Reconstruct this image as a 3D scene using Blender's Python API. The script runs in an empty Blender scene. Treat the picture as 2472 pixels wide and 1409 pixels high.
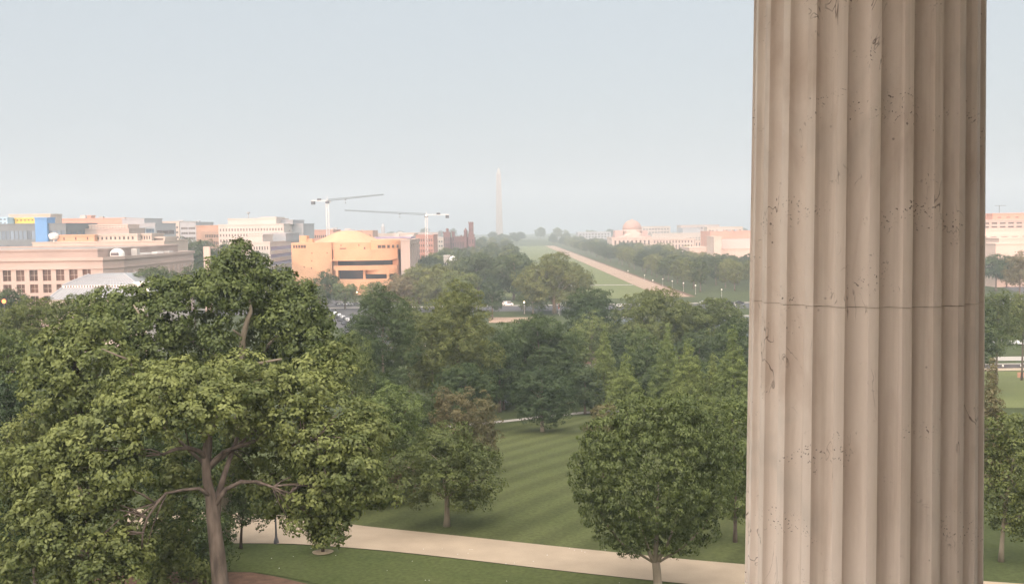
import bpy, math, random
import numpy as np
from mathutils import Vector, Matrix, Quaternion

random.seed(7)
SC = bpy.context.scene
COL = SC.collection
R = math.radians

# ------------------------------------------------------------------ camera
FPX, CX, CY = 2380.0, 1236.0, 704.5          # focal length and centre in photo pixels
CAM_H, PITCH, ROLL = 41.0, R(3.88), R(0.75)
_F = Vector((0, math.cos(PITCH), -math.sin(PITCH)))
_R0 = Vector((1, 0, 0)); _U0 = Vector((0, math.sin(PITCH), math.cos(PITCH)))
_R = _R0*math.cos(ROLL) - _U0*math.sin(ROLL)
_U = _U0*math.cos(ROLL) + _R0*math.sin(ROLL)
cam_d = bpy.data.cameras.new('camera'); cam = bpy.data.objects.new('camera', cam_d); COL.objects.link(cam)
m = Matrix.Identity(4)
for i in range(3):
    m[i][0] = _R[i]; m[i][1] = _U[i]; m[i][2] = -_F[i]
m.translation = Vector((0, 0, CAM_H))
cam.matrix_world = m
cam_d.sensor_width = 36.0; cam_d.lens = 36.0*FPX/2472.0
cam_d.clip_start = 0.05; cam_d.clip_end = 20000
SC.camera = cam

# ------------------------------------------------------------------ sky, sun, exposure
SUN_EL, SUN_AZ = R(5.5), R(15)               # low sun behind the camera, a little to its left
sun_dir = Vector((-math.sin(SUN_AZ)*math.cos(SUN_EL), -math.cos(SUN_AZ)*math.cos(SUN_EL), math.sin(SUN_EL)))
W = bpy.data.worlds.new('World'); SC.world = W; W.use_nodes = True
wn = W.node_tree.nodes; wl = W.node_tree.links; wn.clear()
w_out = wn.new('ShaderNodeOutputWorld'); w_bg = wn.new('ShaderNodeBackground')
w_sky = wn.new('ShaderNodeTexSky'); w_sky.sky_type = 'NISHITA'; w_sky.sun_disc = False
w_sky.sun_elevation = SUN_EL; w_sky.sun_rotation = math.pi + SUN_AZ
w_sky.altitude = 50; w_sky.air_density = 1.0; w_sky.dust_density = 3.0; w_sky.ozone_density = 1.0
w_mix = wn.new('ShaderNodeMix'); w_mix.data_type = 'RGBA'; w_mix.blend_type = 'MIX'
w_mix.inputs[0].default_value = 0.86
w_mix.inputs[7].default_value = (3.30, 3.62, 3.95, 1)      # thin white overcast veil
wl.new(w_sky.outputs[0], w_mix.inputs[6]); 
# added sunward sky glow, lifted well above the sun, to light the foreground
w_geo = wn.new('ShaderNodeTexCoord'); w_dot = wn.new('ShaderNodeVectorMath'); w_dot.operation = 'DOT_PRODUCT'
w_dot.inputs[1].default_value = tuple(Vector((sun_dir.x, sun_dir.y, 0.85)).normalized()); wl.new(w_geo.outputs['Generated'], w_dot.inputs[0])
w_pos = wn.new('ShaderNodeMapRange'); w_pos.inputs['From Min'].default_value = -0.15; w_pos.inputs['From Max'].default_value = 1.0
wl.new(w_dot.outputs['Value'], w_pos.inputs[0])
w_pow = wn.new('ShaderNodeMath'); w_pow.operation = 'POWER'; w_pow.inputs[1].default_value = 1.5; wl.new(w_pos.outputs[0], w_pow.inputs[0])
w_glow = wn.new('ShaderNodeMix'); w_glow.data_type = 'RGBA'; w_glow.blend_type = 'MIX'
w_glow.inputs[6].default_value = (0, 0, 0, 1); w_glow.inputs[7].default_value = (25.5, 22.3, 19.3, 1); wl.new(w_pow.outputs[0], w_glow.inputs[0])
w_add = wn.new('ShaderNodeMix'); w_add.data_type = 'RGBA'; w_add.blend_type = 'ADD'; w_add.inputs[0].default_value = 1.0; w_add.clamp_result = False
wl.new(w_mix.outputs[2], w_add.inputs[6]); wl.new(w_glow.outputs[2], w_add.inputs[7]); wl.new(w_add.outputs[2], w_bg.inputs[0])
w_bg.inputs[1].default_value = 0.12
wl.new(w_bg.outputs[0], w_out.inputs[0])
sun_d = bpy.data.lights.new('sun', 'SUN'); sun_d.energy = 2.0; sun_d.angle = R(0.6); sun_d.color = (0.86, 0.43, 0.31)
sun = bpy.data.objects.new('sun', sun_d); COL.objects.link(sun)
sun.rotation_mode = 'QUATERNION'; sun.rotation_quaternion = (-sun_dir).to_track_quat('-Z', 'Y')
SC.view_settings.view_transform = 'Standard'; SC.view_settings.look = 'None'
SC.view_settings.exposure = 0.70; SC.view_settings.gamma = 1.0
SC.render.engine = 'CYCLES'
cy = SC.cycles
cy.max_bounces = 6; cy.diffuse_bounces = 3; cy.glossy_bounces = 2; cy.transmission_bounces = 3
cy.volume_bounces = 3; cy.transparent_max_bounces = 4
cy.use_denoising = True
try: cy.denoiser = 'OPENIMAGEDENOISE'
except Exception: pass
cy.sample_clamp_indirect = 6.0
cy.caustics_reflective = False; cy.caustics_refractive = False

# ------------------------------------------------------------------ maths helpers
def ray(px, py):
    return _F*FPX + _R*(px-CX) + _U*(CY-py)
def P(px, py, D):
    """world point at forward distance D seen at that place of the photo"""
    d = ray(px, py); t = D/d.y
    return Vector((d.x*t, D, CAM_H + d.z*t))
def X(px, D, py=600): return P(px, py, D).x
def Z(px, py, D): return P(px, py, D).z
def HOR(px): return 543.0 - (px-CX)*math.tan(ROLL)
MON = (X(1206, 2300, 580), 2300.0)
def TZ(x, y):
    s = min(1.0, max(0.0, (y-70.0)/185.0))
    z = 14.0*(1.0 - (0.6*s + 0.4*(3*s*s-2*s*s*s)))
    if y > 1700: z += 7.0*math.exp(-((x-MON[0])**2+(y-MON[1])**2)/(2*140.0**2))
    return z
def G(px, py):
    """where the line of sight meets the ground"""
    d = ray(px, py); lo = 5.0; step = 2.0; y = lo
    while y < 4200:
        q = P(px, py, y)
        if q.z <= TZ(q.x, y): break
        y += max(1.0, y*0.004)
    a, b = max(lo, y-max(1.0, y*0.005)), y
    for _ in range(20):
        c = (a+b)/2; q = P(px, py, c)
        if q.z <= TZ(q.x, c): b = c
        else: a = c
    q = P(px, py, b)
    return Vector((q.x, b, TZ(q.x, b)))

def lin(c):
    return tuple(((v/255.0+0.055)/1.055)**2.4 if v/255.0 > 0.04045 else v/255.0/12.92 for v in c)

# ------------------------------------------------------------------ materials
MATS = {}
def new_mat(name):
    mt = bpy.data.materials.new(name); mt.use_nodes = True
    nt = mt.node_tree; nt.nodes.clear()
    out = nt.nodes.new('ShaderNodeOutputMaterial')
    return mt, nt, out
def N(nt, typ, **kw):
    n = nt.nodes.new(typ)
    for k, v in kw.items(): setattr(n, k, v)
    return n
def mat_plain(name, c, rough=0.8, var=0.15, scale=0.6, metal=0.0, spec=0.3, bump=0.0, streak=0.0, emit=0.0):
    """base colour with large and small scale weathering"""
    if name in MATS: return MATS[name]
    mt, nt, out = new_mat(name); L = nt.links.new
    b = N(nt, 'ShaderNodeBsdfPrincipled'); L(b.outputs[0], out.inputs[0])
    b.inputs['Roughness'].default_value = rough; b.inputs['Metallic'].default_value = metal
    b.inputs['Specular IOR Level'].default_value = spec
    tc = N(nt, 'ShaderNodeTexCoord')
    n1 = N(nt, 'ShaderNodeTexNoise'); n1.inputs['Scale'].default_value = scale; n1.inputs['Detail'].default_value = 6
    mp = N(nt, 'ShaderNodeMapping'); mp.inputs['Scale'].default_value = (1, 1, 0.25 if streak else 1)
    L(tc.outputs['Object'], mp.inputs[0]); L(mp.outputs[0], n1.inputs['Vector'])
    mr = N(nt, 'ShaderNodeMapRange'); mr.inputs['From Min'].default_value = 0.3; mr.inputs['From Max'].default_value = 0.7
    mr.inputs['To Min'].default_value = 1-var; mr.inputs['To Max'].default_value = 1+var
    L(n1.outputs['Fac'], mr.inputs[0])
    mx = N(nt, 'ShaderNodeMix', data_type='RGBA', blend_type='MULTIPLY'); mx.inputs[0].default_value = 1
    mx.inputs[6].default_value = (*c, 1); L(mr.outputs[0], mx.inputs[7]); L(mx.outputs[2], b.inputs['Base Color'])
    if bump:
        bp = N(nt, 'ShaderNodeBump'); bp.inputs['Strength'].default_value = bump
        n2 = N(nt, 'ShaderNodeTexNoise'); n2.inputs['Scale'].default_value = scale*12; n2.inputs['Detail'].default_value = 4
        L(tc.outputs['Object'], n2.inputs['Vector']); L(n2.outputs['Fac'], bp.inputs['Height']); L(bp.outputs[0], b.inputs['Normal'])
    if emit:
        b.inputs['Emission Color'].default_value = (*c, 1); b.inputs['Emission Strength'].default_value = emit
    MATS[name] = mt; return mt
def mat_glass(name, c, rough=0.12):
    if name in MATS: return MATS[name]
    mt, nt, out = new_mat(name); L = nt.links.new
    b = N(nt, 'ShaderNodeBsdfPrincipled'); L(b.outputs[0], out.inputs[0])
    b.inputs['Roughness'].default_value = rough; b.inputs['Specular IOR Level'].default_value = 0.6
    oi = N(nt, 'ShaderNodeObjectInfo')
    mr = N(nt, 'ShaderNodeMapRange'); mr.inputs['To Min'].default_value = 0.6; mr.inputs['To Max'].default_value = 1.5
    L(oi.outputs['Random'], mr.inputs[0])
    mx = N(nt, 'ShaderNodeMix', data_type='RGBA', blend_type='MULTIPLY'); mx.inputs[0].default_value = 1
    mx.inputs[6].default_value = (*c, 1); L(mr.outputs[0], mx.inputs[7]); L(mx.outputs[2], b.inputs['Base Color'])
    MATS[name] = mt; return mt
def mat_leaf(name, dark, light, trans=0.35):
    """two greens mixed leaf by leaf, part of the light shining through"""
    if name in MATS: return MATS[name]
    mt, nt, out = new_mat(name); L = nt.links.new
    at = N(nt, 'ShaderNodeAttribute', attribute_name='tint')
    oi = N(nt, 'ShaderNodeObjectInfo')
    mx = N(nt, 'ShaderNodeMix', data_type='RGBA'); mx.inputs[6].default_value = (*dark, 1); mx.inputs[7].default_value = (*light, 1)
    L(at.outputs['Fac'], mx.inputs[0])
    hs = N(nt, 'ShaderNodeHueSaturation')
    mr = N(nt, 'ShaderNodeMapRange'); mr.inputs['To Min'].default_value = 0.85; mr.inputs['To Max'].default_value = 1.18
    L(oi.outputs['Random'], mr.inputs[0]); L(mr.outputs[0], hs.inputs['Value'])
    mr2 = N(nt, 'ShaderNodeMapRange'); mr2.inputs['To Min'].default_value = 0.51; mr2.inputs['To Max'].default_value = 0.485
    L(oi.outputs['Random'], mr2.inputs[0]); L(mr2.outputs[0], hs.inputs['Hue'])
    L(mx.outputs[2], hs.inputs['Color'])
    d = N(nt, 'ShaderNodeBsdfDiffuse'); t = N(nt, 'ShaderNodeBsdfTranslucent'); g = N(nt, 'ShaderNodeBsdfGlossy')
    g.inputs['Roughness'].default_value = 0.45; g.inputs['Color'].default_value = (0.5, 0.55, 0.45, 1)
    m1 = N(nt, 'ShaderNodeMixShader'); m1.inputs[0].default_value = trans
    m2 = N(nt, 'ShaderNodeMixShader'); m2.inputs[0].default_value = 0.05
    L(hs.outputs[0], d.inputs[0]); L(hs.outputs[0], t.inputs[0]); L(d.outputs[0], m1.inputs[1]); L(t.outputs[0], m1.inputs[2])
    L(m1.outputs[0], m2.inputs[1]); L(g.outputs[0], m2.inputs[2]); L(m2.outputs[0], out.inputs[0])
    MATS[name] = mt; return mt
def mat_grass(name, a, b_, scale=0.12, stripe=None):
    mt, nt, out = new_mat(name); L = nt.links.new
    b = N(nt, 'ShaderNodeBsdfPrincipled'); L(b.outputs[0], out.inputs[0]); b.inputs['Roughness'].default_value = 0.95
    b.inputs['Specular IOR Level'].default_value = 0.1
    g = N(nt, 'ShaderNodeNewGeometry')
    n1 = N(nt, 'ShaderNodeTexNoise'); n1.inputs['Scale'].default_value = scale; n1.inputs['Detail'].default_value = 8; n1.inputs['Roughness'].default_value = 0.65
    L(g.outputs['Position'], n1.inputs['Vector'])
    mx = N(nt, 'ShaderNodeMix', data_type='RGBA'); mx.inputs[6].default_value = (*a, 1); mx.inputs[7].default_value = (*b_, 1)
    rp = N(nt, 'ShaderNodeMapRange'); rp.inputs['From Min'].default_value = 0.35; rp.inputs['From Max'].default_value = 0.65
    L(n1.outputs['Fac'], rp.inputs[0]); L(rp.outputs[0], mx.inputs[0])
    last = mx.outputs[2]
    n2 = N(nt, 'ShaderNodeTexNoise'); n2.inputs['Scale'].default_value = 3.0; n2.inputs['Detail'].default_value = 5
    L(g.outputs['Position'], n2.inputs['Vector'])
    r2 = N(nt, 'ShaderNodeMapRange'); r2.inputs['From Min'].default_value = 0.3; r2.inputs['From Max'].default_value = 0.7
    r2.inputs['To Min'].default_value = 0.8; r2.inputs['To Max'].default_value = 1.2; L(n2.outputs['Fac'], r2.inputs[0])
    m2 = N(nt, 'ShaderNodeMix', data_type='RGBA', blend_type='MULTIPLY'); m2.inputs[0].default_value = 1
    L(last, m2.inputs[6]); L(r2.outputs[0], m2.inputs[7]); last = m2.outputs[2]
    if stripe:                                   # mowing stripes: grass laid one way and the other
        nx, ny, per, amt = stripe
        dp = N(nt, 'ShaderNodeVectorMath', operation='DOT_PRODUCT'); dp.inputs[1].default_value = (nx/per*2*math.pi, ny/per*2*math.pi, 0)
        nz = N(nt, 'ShaderNodeTexNoise'); nz.inputs['Scale'].default_value = 0.15; L(g.outputs['Position'], nz.inputs['Vector'])
        L(g.outputs['Position'], dp.inputs[0])
        ad = N(nt, 'ShaderNodeMath', operation='MULTIPLY_ADD'); ad.inputs[1].default_value = 1.6; L(nz.outputs['Fac'], ad.inputs[0]); L(dp.outputs['Value'], ad.inputs[2])
        sn = N(nt, 'ShaderNodeMath', operation='SINE'); L(ad.outputs[0], sn.inputs[0])
        rs = N(nt, 'ShaderNodeMapRange'); rs.inputs['From Min'].default_value = -0.7; rs.inputs['From Max'].default_value = 0.7
        rs.inputs['To Min'].default_value = 1-amt; rs.inputs['To Max'].default_value = 1+amt; L(sn.outputs[0], rs.inputs[0])
        m3 = N(nt, 'ShaderNodeMix', data_type='RGBA', blend_type='MULTIPLY'); m3.inputs[0].default_value = 1
        L(last, m3.inputs[6]); L(rs.outputs[0], m3.inputs[7]); last = m3.outputs[2]
    L(last, b.inputs['Base Color'])
    MATS[name] = mt; return mt

# ------------------------------------------------------------------ object helpers
def tag(o, label=None, cat=None, group=None, kind=None):
    if label: o['label'] = label
    if cat: o['category'] = cat
    if group: o['group'] = group
    if kind: o['kind'] = kind
    return o
def empty(name, loc, rz=0.0, label=None, cat=None, group=None):
    o = bpy.data.objects.new(name, None); COL.objects.link(o)
    o.location = loc; o.rotation_euler = (0, 0, rz); o.empty_display_size = 0.5
    return tag(o, label, cat, group)
class MB:
    def __init__(s): s.v = []; s.f = []; s.mi = []
    def add(s, vs, fs, mi=0):
        o = len(s.v); s.v += [tuple(v) for v in vs]; s.f += [tuple(i+o for i in f) for f in fs]; s.mi += [mi]*len(fs); return s
    def box(s, x0, x1, y0, y1, z0, z1, mi=0, M=None):
        vs = [Vector(v) for v in ((x0,y0,z0),(x1,y0,z0),(x1,y1,z0),(x0,y1,z0),(x0,y0,z1),(x1,y0,z1),(x1,y1,z1),(x0,y1,z1))]
        if M is not None: vs = [M @ v for v in vs]
        return s.add(vs, [(0,3,2,1),(4,5,6,7),(0,1,5,4),(1,2,6,5),(2,3,7,6),(3,0,4,7)], mi)
    def prism(s, poly, z0, z1, mi=0, top=True):
        n = len(poly); vs = [(p[0],p[1],z0) for p in poly]+[(p[0],p[1],z1) for p in poly]
        fs = [(i,(i+1)%n,n+(i+1)%n,n+i) for i in range(n)]
        if top: fs += [tuple(range(n,2*n)), tuple(range(n-1,-1,-1))]
        return s.add(vs, fs, mi)
    def ring(s, pout, pin, z0, z1, mi=0):
        n = len(pout); vs = [(p[0],p[1],z0) for p in pout]+[(p[0],p[1],z1) for p in pout]+[(p[0],p[1],z0) for p in pin]+[(p[0],p[1],z1) for p in pin]
        fs = []
        for i in range(n):
            j = (i+1)%n
            fs += [(i,j,n+j,n+i),(n+i,n+j,3*n+j,3*n+i),(2*n+j,2*n+i,3*n+i,3*n+j),(j,i,2*n+i,2*n+j)]
        return s.add(vs, fs, mi)
    def lathe(s, prof, cx=0, cy=0, n=32, mi=0, a0=0.0):
        vs = []; fs = []
        for r, z in prof:
            for k in range(n):
                a = a0+2*math.pi*k/n; vs.append((cx+r*math.cos(a), cy+r*math.sin(a), z))
        for i in range(len(prof)-1):
            for k in range(n):
                j = (k+1)%n; fs.append((i*n+k, i*n+j, (i+1)*n+j, (i+1)*n+k))
        fs.append(tuple(range((len(prof)-1)*n, len(prof)*n))); fs.append(tuple(range(n-1,-1,-1)))
        return s.add(vs, fs, mi)
    def tube(s, pts, rad, n=7, mi=0):
        pts = [Vector(p) for p in pts]; vs = []; fs = []; u = None
        for i, p in enumerate(pts):
            d = (pts[min(i+1,len(pts)-1)]-pts[max(i-1,0)])
            d = d.normalized() if d.length > 1e-9 else Vector((0,0,1))
            if u is None: u = d.orthogonal().normalized()
            else:
                u = u - d*u.dot(d); u = u.normalized() if u.length > 1e-6 else d.orthogonal().normalized()
            w = d.cross(u); r = rad[i] if isinstance(rad,(list,tuple)) else rad
            for k in range(n):
                a = 2*math.pi*k/n; vs.append(p + (u*math.cos(a)+w*math.sin(a))*r)
        for i in range(len(pts)-1):
            for k in range(n):
                j = (k+1)%n; fs.append((i*n+k, i*n+j, (i+1)*n+j, (i+1)*n+k))
        fs += [tuple(range(n-1,-1,-1)), tuple(range((len(pts)-1)*n, len(pts)*n))]
        return s.add(vs, fs, mi)
    def build(s, name, mats, parent=None, smooth=False, origin=None):
        me = bpy.data.meshes.new(name)
        off = Vector(origin) if origin is not None else (parent['_o'] if False else None)
        vs = s.v if origin is None else [(v[0]-origin[0], v[1]-origin[1], v[2]-origin[2]) for v in s.v]
        me.from_pydata(vs, [], s.f); me.update()
        if not isinstance(mats,(list,tuple)): mats = [mats]
        for mt in mats: me.materials.append(mt)
        me.polygons.foreach_set('material_index', s.mi)
        if smooth: me.polygons.foreach_set('use_smooth', [True]*len(s.f))
        o = bpy.data.objects.new(name, me); COL.objects.link(o)
        if parent is not None: o.parent = parent
        return o
def offset_poly(poly, d):
    """offset a counter-clockwise polygon outward by d"""
    n = len(poly); out = []
    for i in range(n):
        p0 = Vector(poly[i-1][:2]); p1 = Vector(poly[i][:2]); p2 = Vector(poly[(i+1)%n][:2])
        a = (p1-p0).normalized(); b = (p2-p1).normalized()
        na = Vector((a.y,-a.x)); nb = Vector((b.y,-b.x)); k = 1+na.dot(nb)
        out.append(tuple(p1 + (na+nb)*(d/max(k,0.2))))
    return out
def copy_tree(o, parent=None):
    c = o.copy(); COL.objects.link(c)
    if parent is not None: c.parent = parent
    for ch in list(o.children): copy_tree(ch, c)
    return c

# ------------------------------------------------------------------ setting: ground, paths, roads
M_ground = mat_grass('ground_grass', (0.050, 0.062, 0.024), (0.070, 0.085, 0.034))
ys = [-120+5*i for i in range(88)]; ys = [y for y in ys if y < 320] + [320+20*i for i in range(35)] + [1020+60*i for i in range(57)]
xs = sorted(set([-2400,-1800,-1300,-900,-700,-550]+[-450+30*i for i in range(31)]+[550,700,900,1300,1800,2400]))
mb = MB(); nx_ = len(xs)
for y in ys:
    for x in xs: mb.v.append((x, y, TZ(x, y)))
for j in range(len(ys)-1):
    for i in range(nx_-1):
        mb.f.append((j*nx_+i, j*nx_+i+1, (j+1)*nx_+i+1, (j+1)*nx_+i)); mb.mi.append(0)
tag(mb.build('ground', M_ground, smooth=True), kind='structure')

def sheet(name, A, B, mat, lift=0.05, world=False, seg=3.0, across=6):
    """a sheet laid over the ground between two edges (photo pixels, or world x,y)"""
    def conv(p): return Vector((p[0], p[1])) if world else Vector(G(*p)[:2])
    def resample(pts, n):
        pts = [conv(p) for p in pts]
        d = [0.0]
        for i in range(1, len(pts)): d.append(d[-1]+(pts[i]-pts[i-1]).length)
        # smooth Catmull-Rom through the points
        out = []
        for k in range(n+1):
            s = d[-1]*k/n; i = max(j for j in range(len(d)) if d[j] <= s+1e-6); i = min(i, len(pts)-2)
            t = (s-d[i])/max(d[i+1]-d[i], 1e-6)
            p0 = pts[max(i-1,0)]; p1 = pts[i]; p2 = pts[i+1]; p3 = pts[min(i+2,len(pts)-1)]
            if len(pts) == 2: out.append(p1.lerp(p2, t)); continue
            out.append(0.5*((2*p1)+(p2-p0)*t+(2*p0-5*p1+4*p2-p3)*t*t+(3*p1-p0-3*p2+p3)*t**3))
        return out
    Lmax = sum((conv(A[i+1])-conv(A[i])).length for i in range(len(A)-1))
    n = max(4, min(160, int(Lmax/seg)))
    a = resample(A, n); b = resample(B, n)
    wd = max((a[i]-b[i]).length for i in range(n+1)); across = max(2, min(40, int(wd/seg)+1))
    mb = MB()
    for k in range(n+1):
        for j in range(across+1):
            q = a[k].lerp(b[k], j/across); mb.v.append((q.x, q.y, TZ(q.x, q.y)+lift))
    for k in range(n):
        for j in range(across):
            i = k*(across+1)+j; f = (i, i+1, i+across+2, i+across+1)
            v0, v1, v2 = (Vector(mb.v[t]) for t in f[:3])
            if (v1-v0).cross(v2-v0).z < 0: f = f[::-1]
            mb.f.append(f); mb.mi.append(0)
    return tag(mb.build(name, mat), kind='structure')

M_gravel = mat_plain('buff_path', (0.38, 0.305, 0.225), 0.9, 0.10, 0.35, bump=0.15)
M_gravel2 = mat_plain('mall_gravel', (0.33, 0.235, 0.175), 0.95, 0.12, 0.05)
M_asphalt = mat_plain('asphalt', (0.085, 0.083, 0.088), 0.85, 0.12, 0.1)
M_pave = mat_plain('pale_paving', (0.36, 0.33, 0.30), 0.85, 0.12, 0.1)
M_mulch = mat_plain('mulch', (0.13, 0.075, 0.05), 0.95, 0.3, 1.2, bump=0.4)
M_kerb = mat_plain('kerb_stone', (0.40, 0.38, 0.35), 0.8, 0.1, 0.5)

g1, g2 = G(1210, 1118), G(1390, 1068)
dv = (g2-g1); dv.z = 0; dv.normalize(); nrm = Vector((-dv.y, dv.x, 0))
per = abs((G(1290, 1100)-G(1290, 1125)).dot(nrm))
M_lawn = mat_grass('mown_lawn', (0.068, 0.080, 0.030), (0.086, 0.097, 0.038), 0.08, stripe=(nrm.x, nrm.y, per, 0.12))
M_lawn2 = mat_grass('near_lawn', (0.060, 0.078, 0.026), (0.085, 0.100, 0.036), 0.12)
M_mall = mat_grass('mall_lawn', (0.120, 0.140, 0.055), (0.150, 0.165, 0.070), 0.02)
sheet('mown_lawn', [(560,1215),(860,1268),(1100,1293),(1400,1325),(1810,1364),(2300,1402)],
      [(700,1060),(1000,1036),(1200,1024),(1330,1013),(1500,1000),(2000,985)], M_lawn, 0.03)
sheet('near_lawn', [(300,1310),(560,1313),(700,1314),(900,1328),(1100,1349),(1400,1384),(1800,1425),(2500,1500)],
      [(300,1378),(560,1378),(700,1394),(900,1440),(1100,1470),(1400,1510),(1800,1560),(2500,1640)], M_lawn2, 0.04)
sheet('gravel_path', [(300,1309),(560,1312),(700,1313),(900,1327),(1100,1348),(1400,1383),(1800,1424),(2500,1499)],
      [(300,1228),(560,1238),(700,1246),(860,1268),(1100,1293),(1400,1325),(1800,1363),(2500,1412)], M_gravel, 0.07)
sheet('mulch_bed', [(200,1380),(560,1382),(640,1388),(760,1415),(900,1450)], [(200,1500),(560,1500),(640,1500),(760,1500),(900,1500)], M_mulch, 0.09)
sheet('footpath', [(1000,1040),(1200,1021),(1300,1010),(1420,998),(1600,990)], [(1000,1033),(1200,1016),(1300,1005),(1420,993),(1600,985)], M_pave, 0.06)
sheet('curved_footpath', [(1540,948),(1570,938),(1598,918),(1606,895),(1590,870)], [(1548,936),(1572,926),(1588,910),(1596,895),(1580,872)], M_pave, 0.08)
sheet('kerb_strip', [(1390,886),(1440,886),(1480,884)], [(1390,879),(1440,879),(1480,877)], M_pave, 0.08)
sheet('mulch_ground', [(1395,878),(1440,878),(1480,876)], [(1395,850),(1440,850),(1480,848)], M_mulch, 0.06)

def ax(y): return -0.013*y                      # the long avenue drifts slightly left with distance
def strip(name, x0, x1, y0, y1, mat, lift): # strip along the avenue axis
    n = 8; yy = [y0+(y1-y0)*i/n for i in range(n+1)]
    return sheet(name, [(x0+ax(y), y) for y in yy], [(x1+ax(y), y) for y in yy], mat, lift, world=True, seg=20)
strip('mall_lawn', -10, 90, 540, 1900, M_mall, 0.05)
strip('mall_gravel_walk', 90, 106, 545, 1900, M_gravel2, 0.10)
strip('mall_border', 106, 109, 545, 1900, M_mulch, 0.07)
sheet('cross_path', [(5, 655), (81, 655)], [(5, 661), (81, 661)], M_pave, 0.15, world=True)
sheet('road', [(-420, 468), (620, 468)], [(-420, 496), (620, 496)], M_asphalt, 0.06, world=True, seg=12)
sheet('pavement', [(-420, 497), (620, 497)], [(-420, 503), (620, 503)], M_pave, 0.16, world=True, seg=12)
sheet('avenue', [(690,722),(752,738),(800,775),(840,820),(880,880)], [(770,716),(830,727),(880,748),(975,810),(1080,880)], M_asphalt, 0.10)
sheet('plaza_gravel', [(1180,779),(1290,779)], [(1180,766),(1290,766)], M_gravel2, 0.09)

# reflecting pool: kerb and water
mt, nt, out = new_mat('pool_water'); b = N(nt, 'ShaderNodeBsdfPrincipled'); nt.links.new(b.outputs[0], out.inputs[0])
b.inputs['Base Color'].default_value = (0.03, 0.04, 0.04, 1); b.inputs['Roughness'].default_value = 0.06
nz = N(nt, 'ShaderNodeTexNoise'); nz.inputs['Scale'].default_value = 30; bp = N(nt, 'ShaderNodeBump'); bp.inputs['Strength'].default_value = 0.03
nt.links.new(nz.outputs[0], bp.inputs['Height']); nt.links.new(bp.outputs[0], b.inputs['Normal'])
M_water = mt
sheet('pool_water', [(34, 345), (34, 428)], [(150, 345), (150, 428)], M_water, 0.12, world=True, seg=10)
mb = MB(); pin = [(34,345),(150,345),(150,428),(34,428)]
mb.ring(offset_poly(pin, 1.2), pin, -0.1, 0.45)
tag(mb.build('pool_kerb', M_kerb, origin=None), kind='structure')
# right side: paths and the low wall, seen past the column
sheet('side_path', [(2340,872),(2520,870)], [(2340,862),(2520,860)], M_pave, 0.10)
sheet('side_path', [(2340,896),(2520,894)], [(2340,890),(2520,888)], M_gravel, 0.10)
sheet('side_road', [(2300,690),(2380,684),(2440,700),(2500,730)], [(2300,660),(2400,660),(2470,668),(2540,680)], M_asphalt, 0.12)
sheet('side_bed', [(2456,912),(2520,912)], [(2456,899),(2520,899)], mat_plain('orange_bed', (0.35,0.17,0.10), 0.95, 0.2, 1), 0.1)
sheet('side_lawn', [(2340,985),(2520,985)], [(2340,897),(2520,895)], M_mall, 0.07)

# ------------------------------------------------------------------ haze
mb = MB(); mb.box(-2500, 2500, -125, 4400, -1.5, 192)
haze = mb.build('haze', [])
mt = bpy.data.materials.new('haze'); mt.use_nodes = True; nt = mt.node_tree; nt.nodes.clear()
out = nt.nodes.new('ShaderNodeOutputMaterial'); pv = nt.nodes.new('ShaderNodeVolumePrincipled')
pv.inputs['Color'].default_value = (0.575, 0.66, 0.74, 1); pv.inputs['Density'].default_value = 0.00035
pv.inputs['Anisotropy'].default_value = 0.0
nt.links.new(pv.outputs[0], out.inputs['Volume']); haze.data.materials.append(mt)
tag(haze, kind='stuff')

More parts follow.
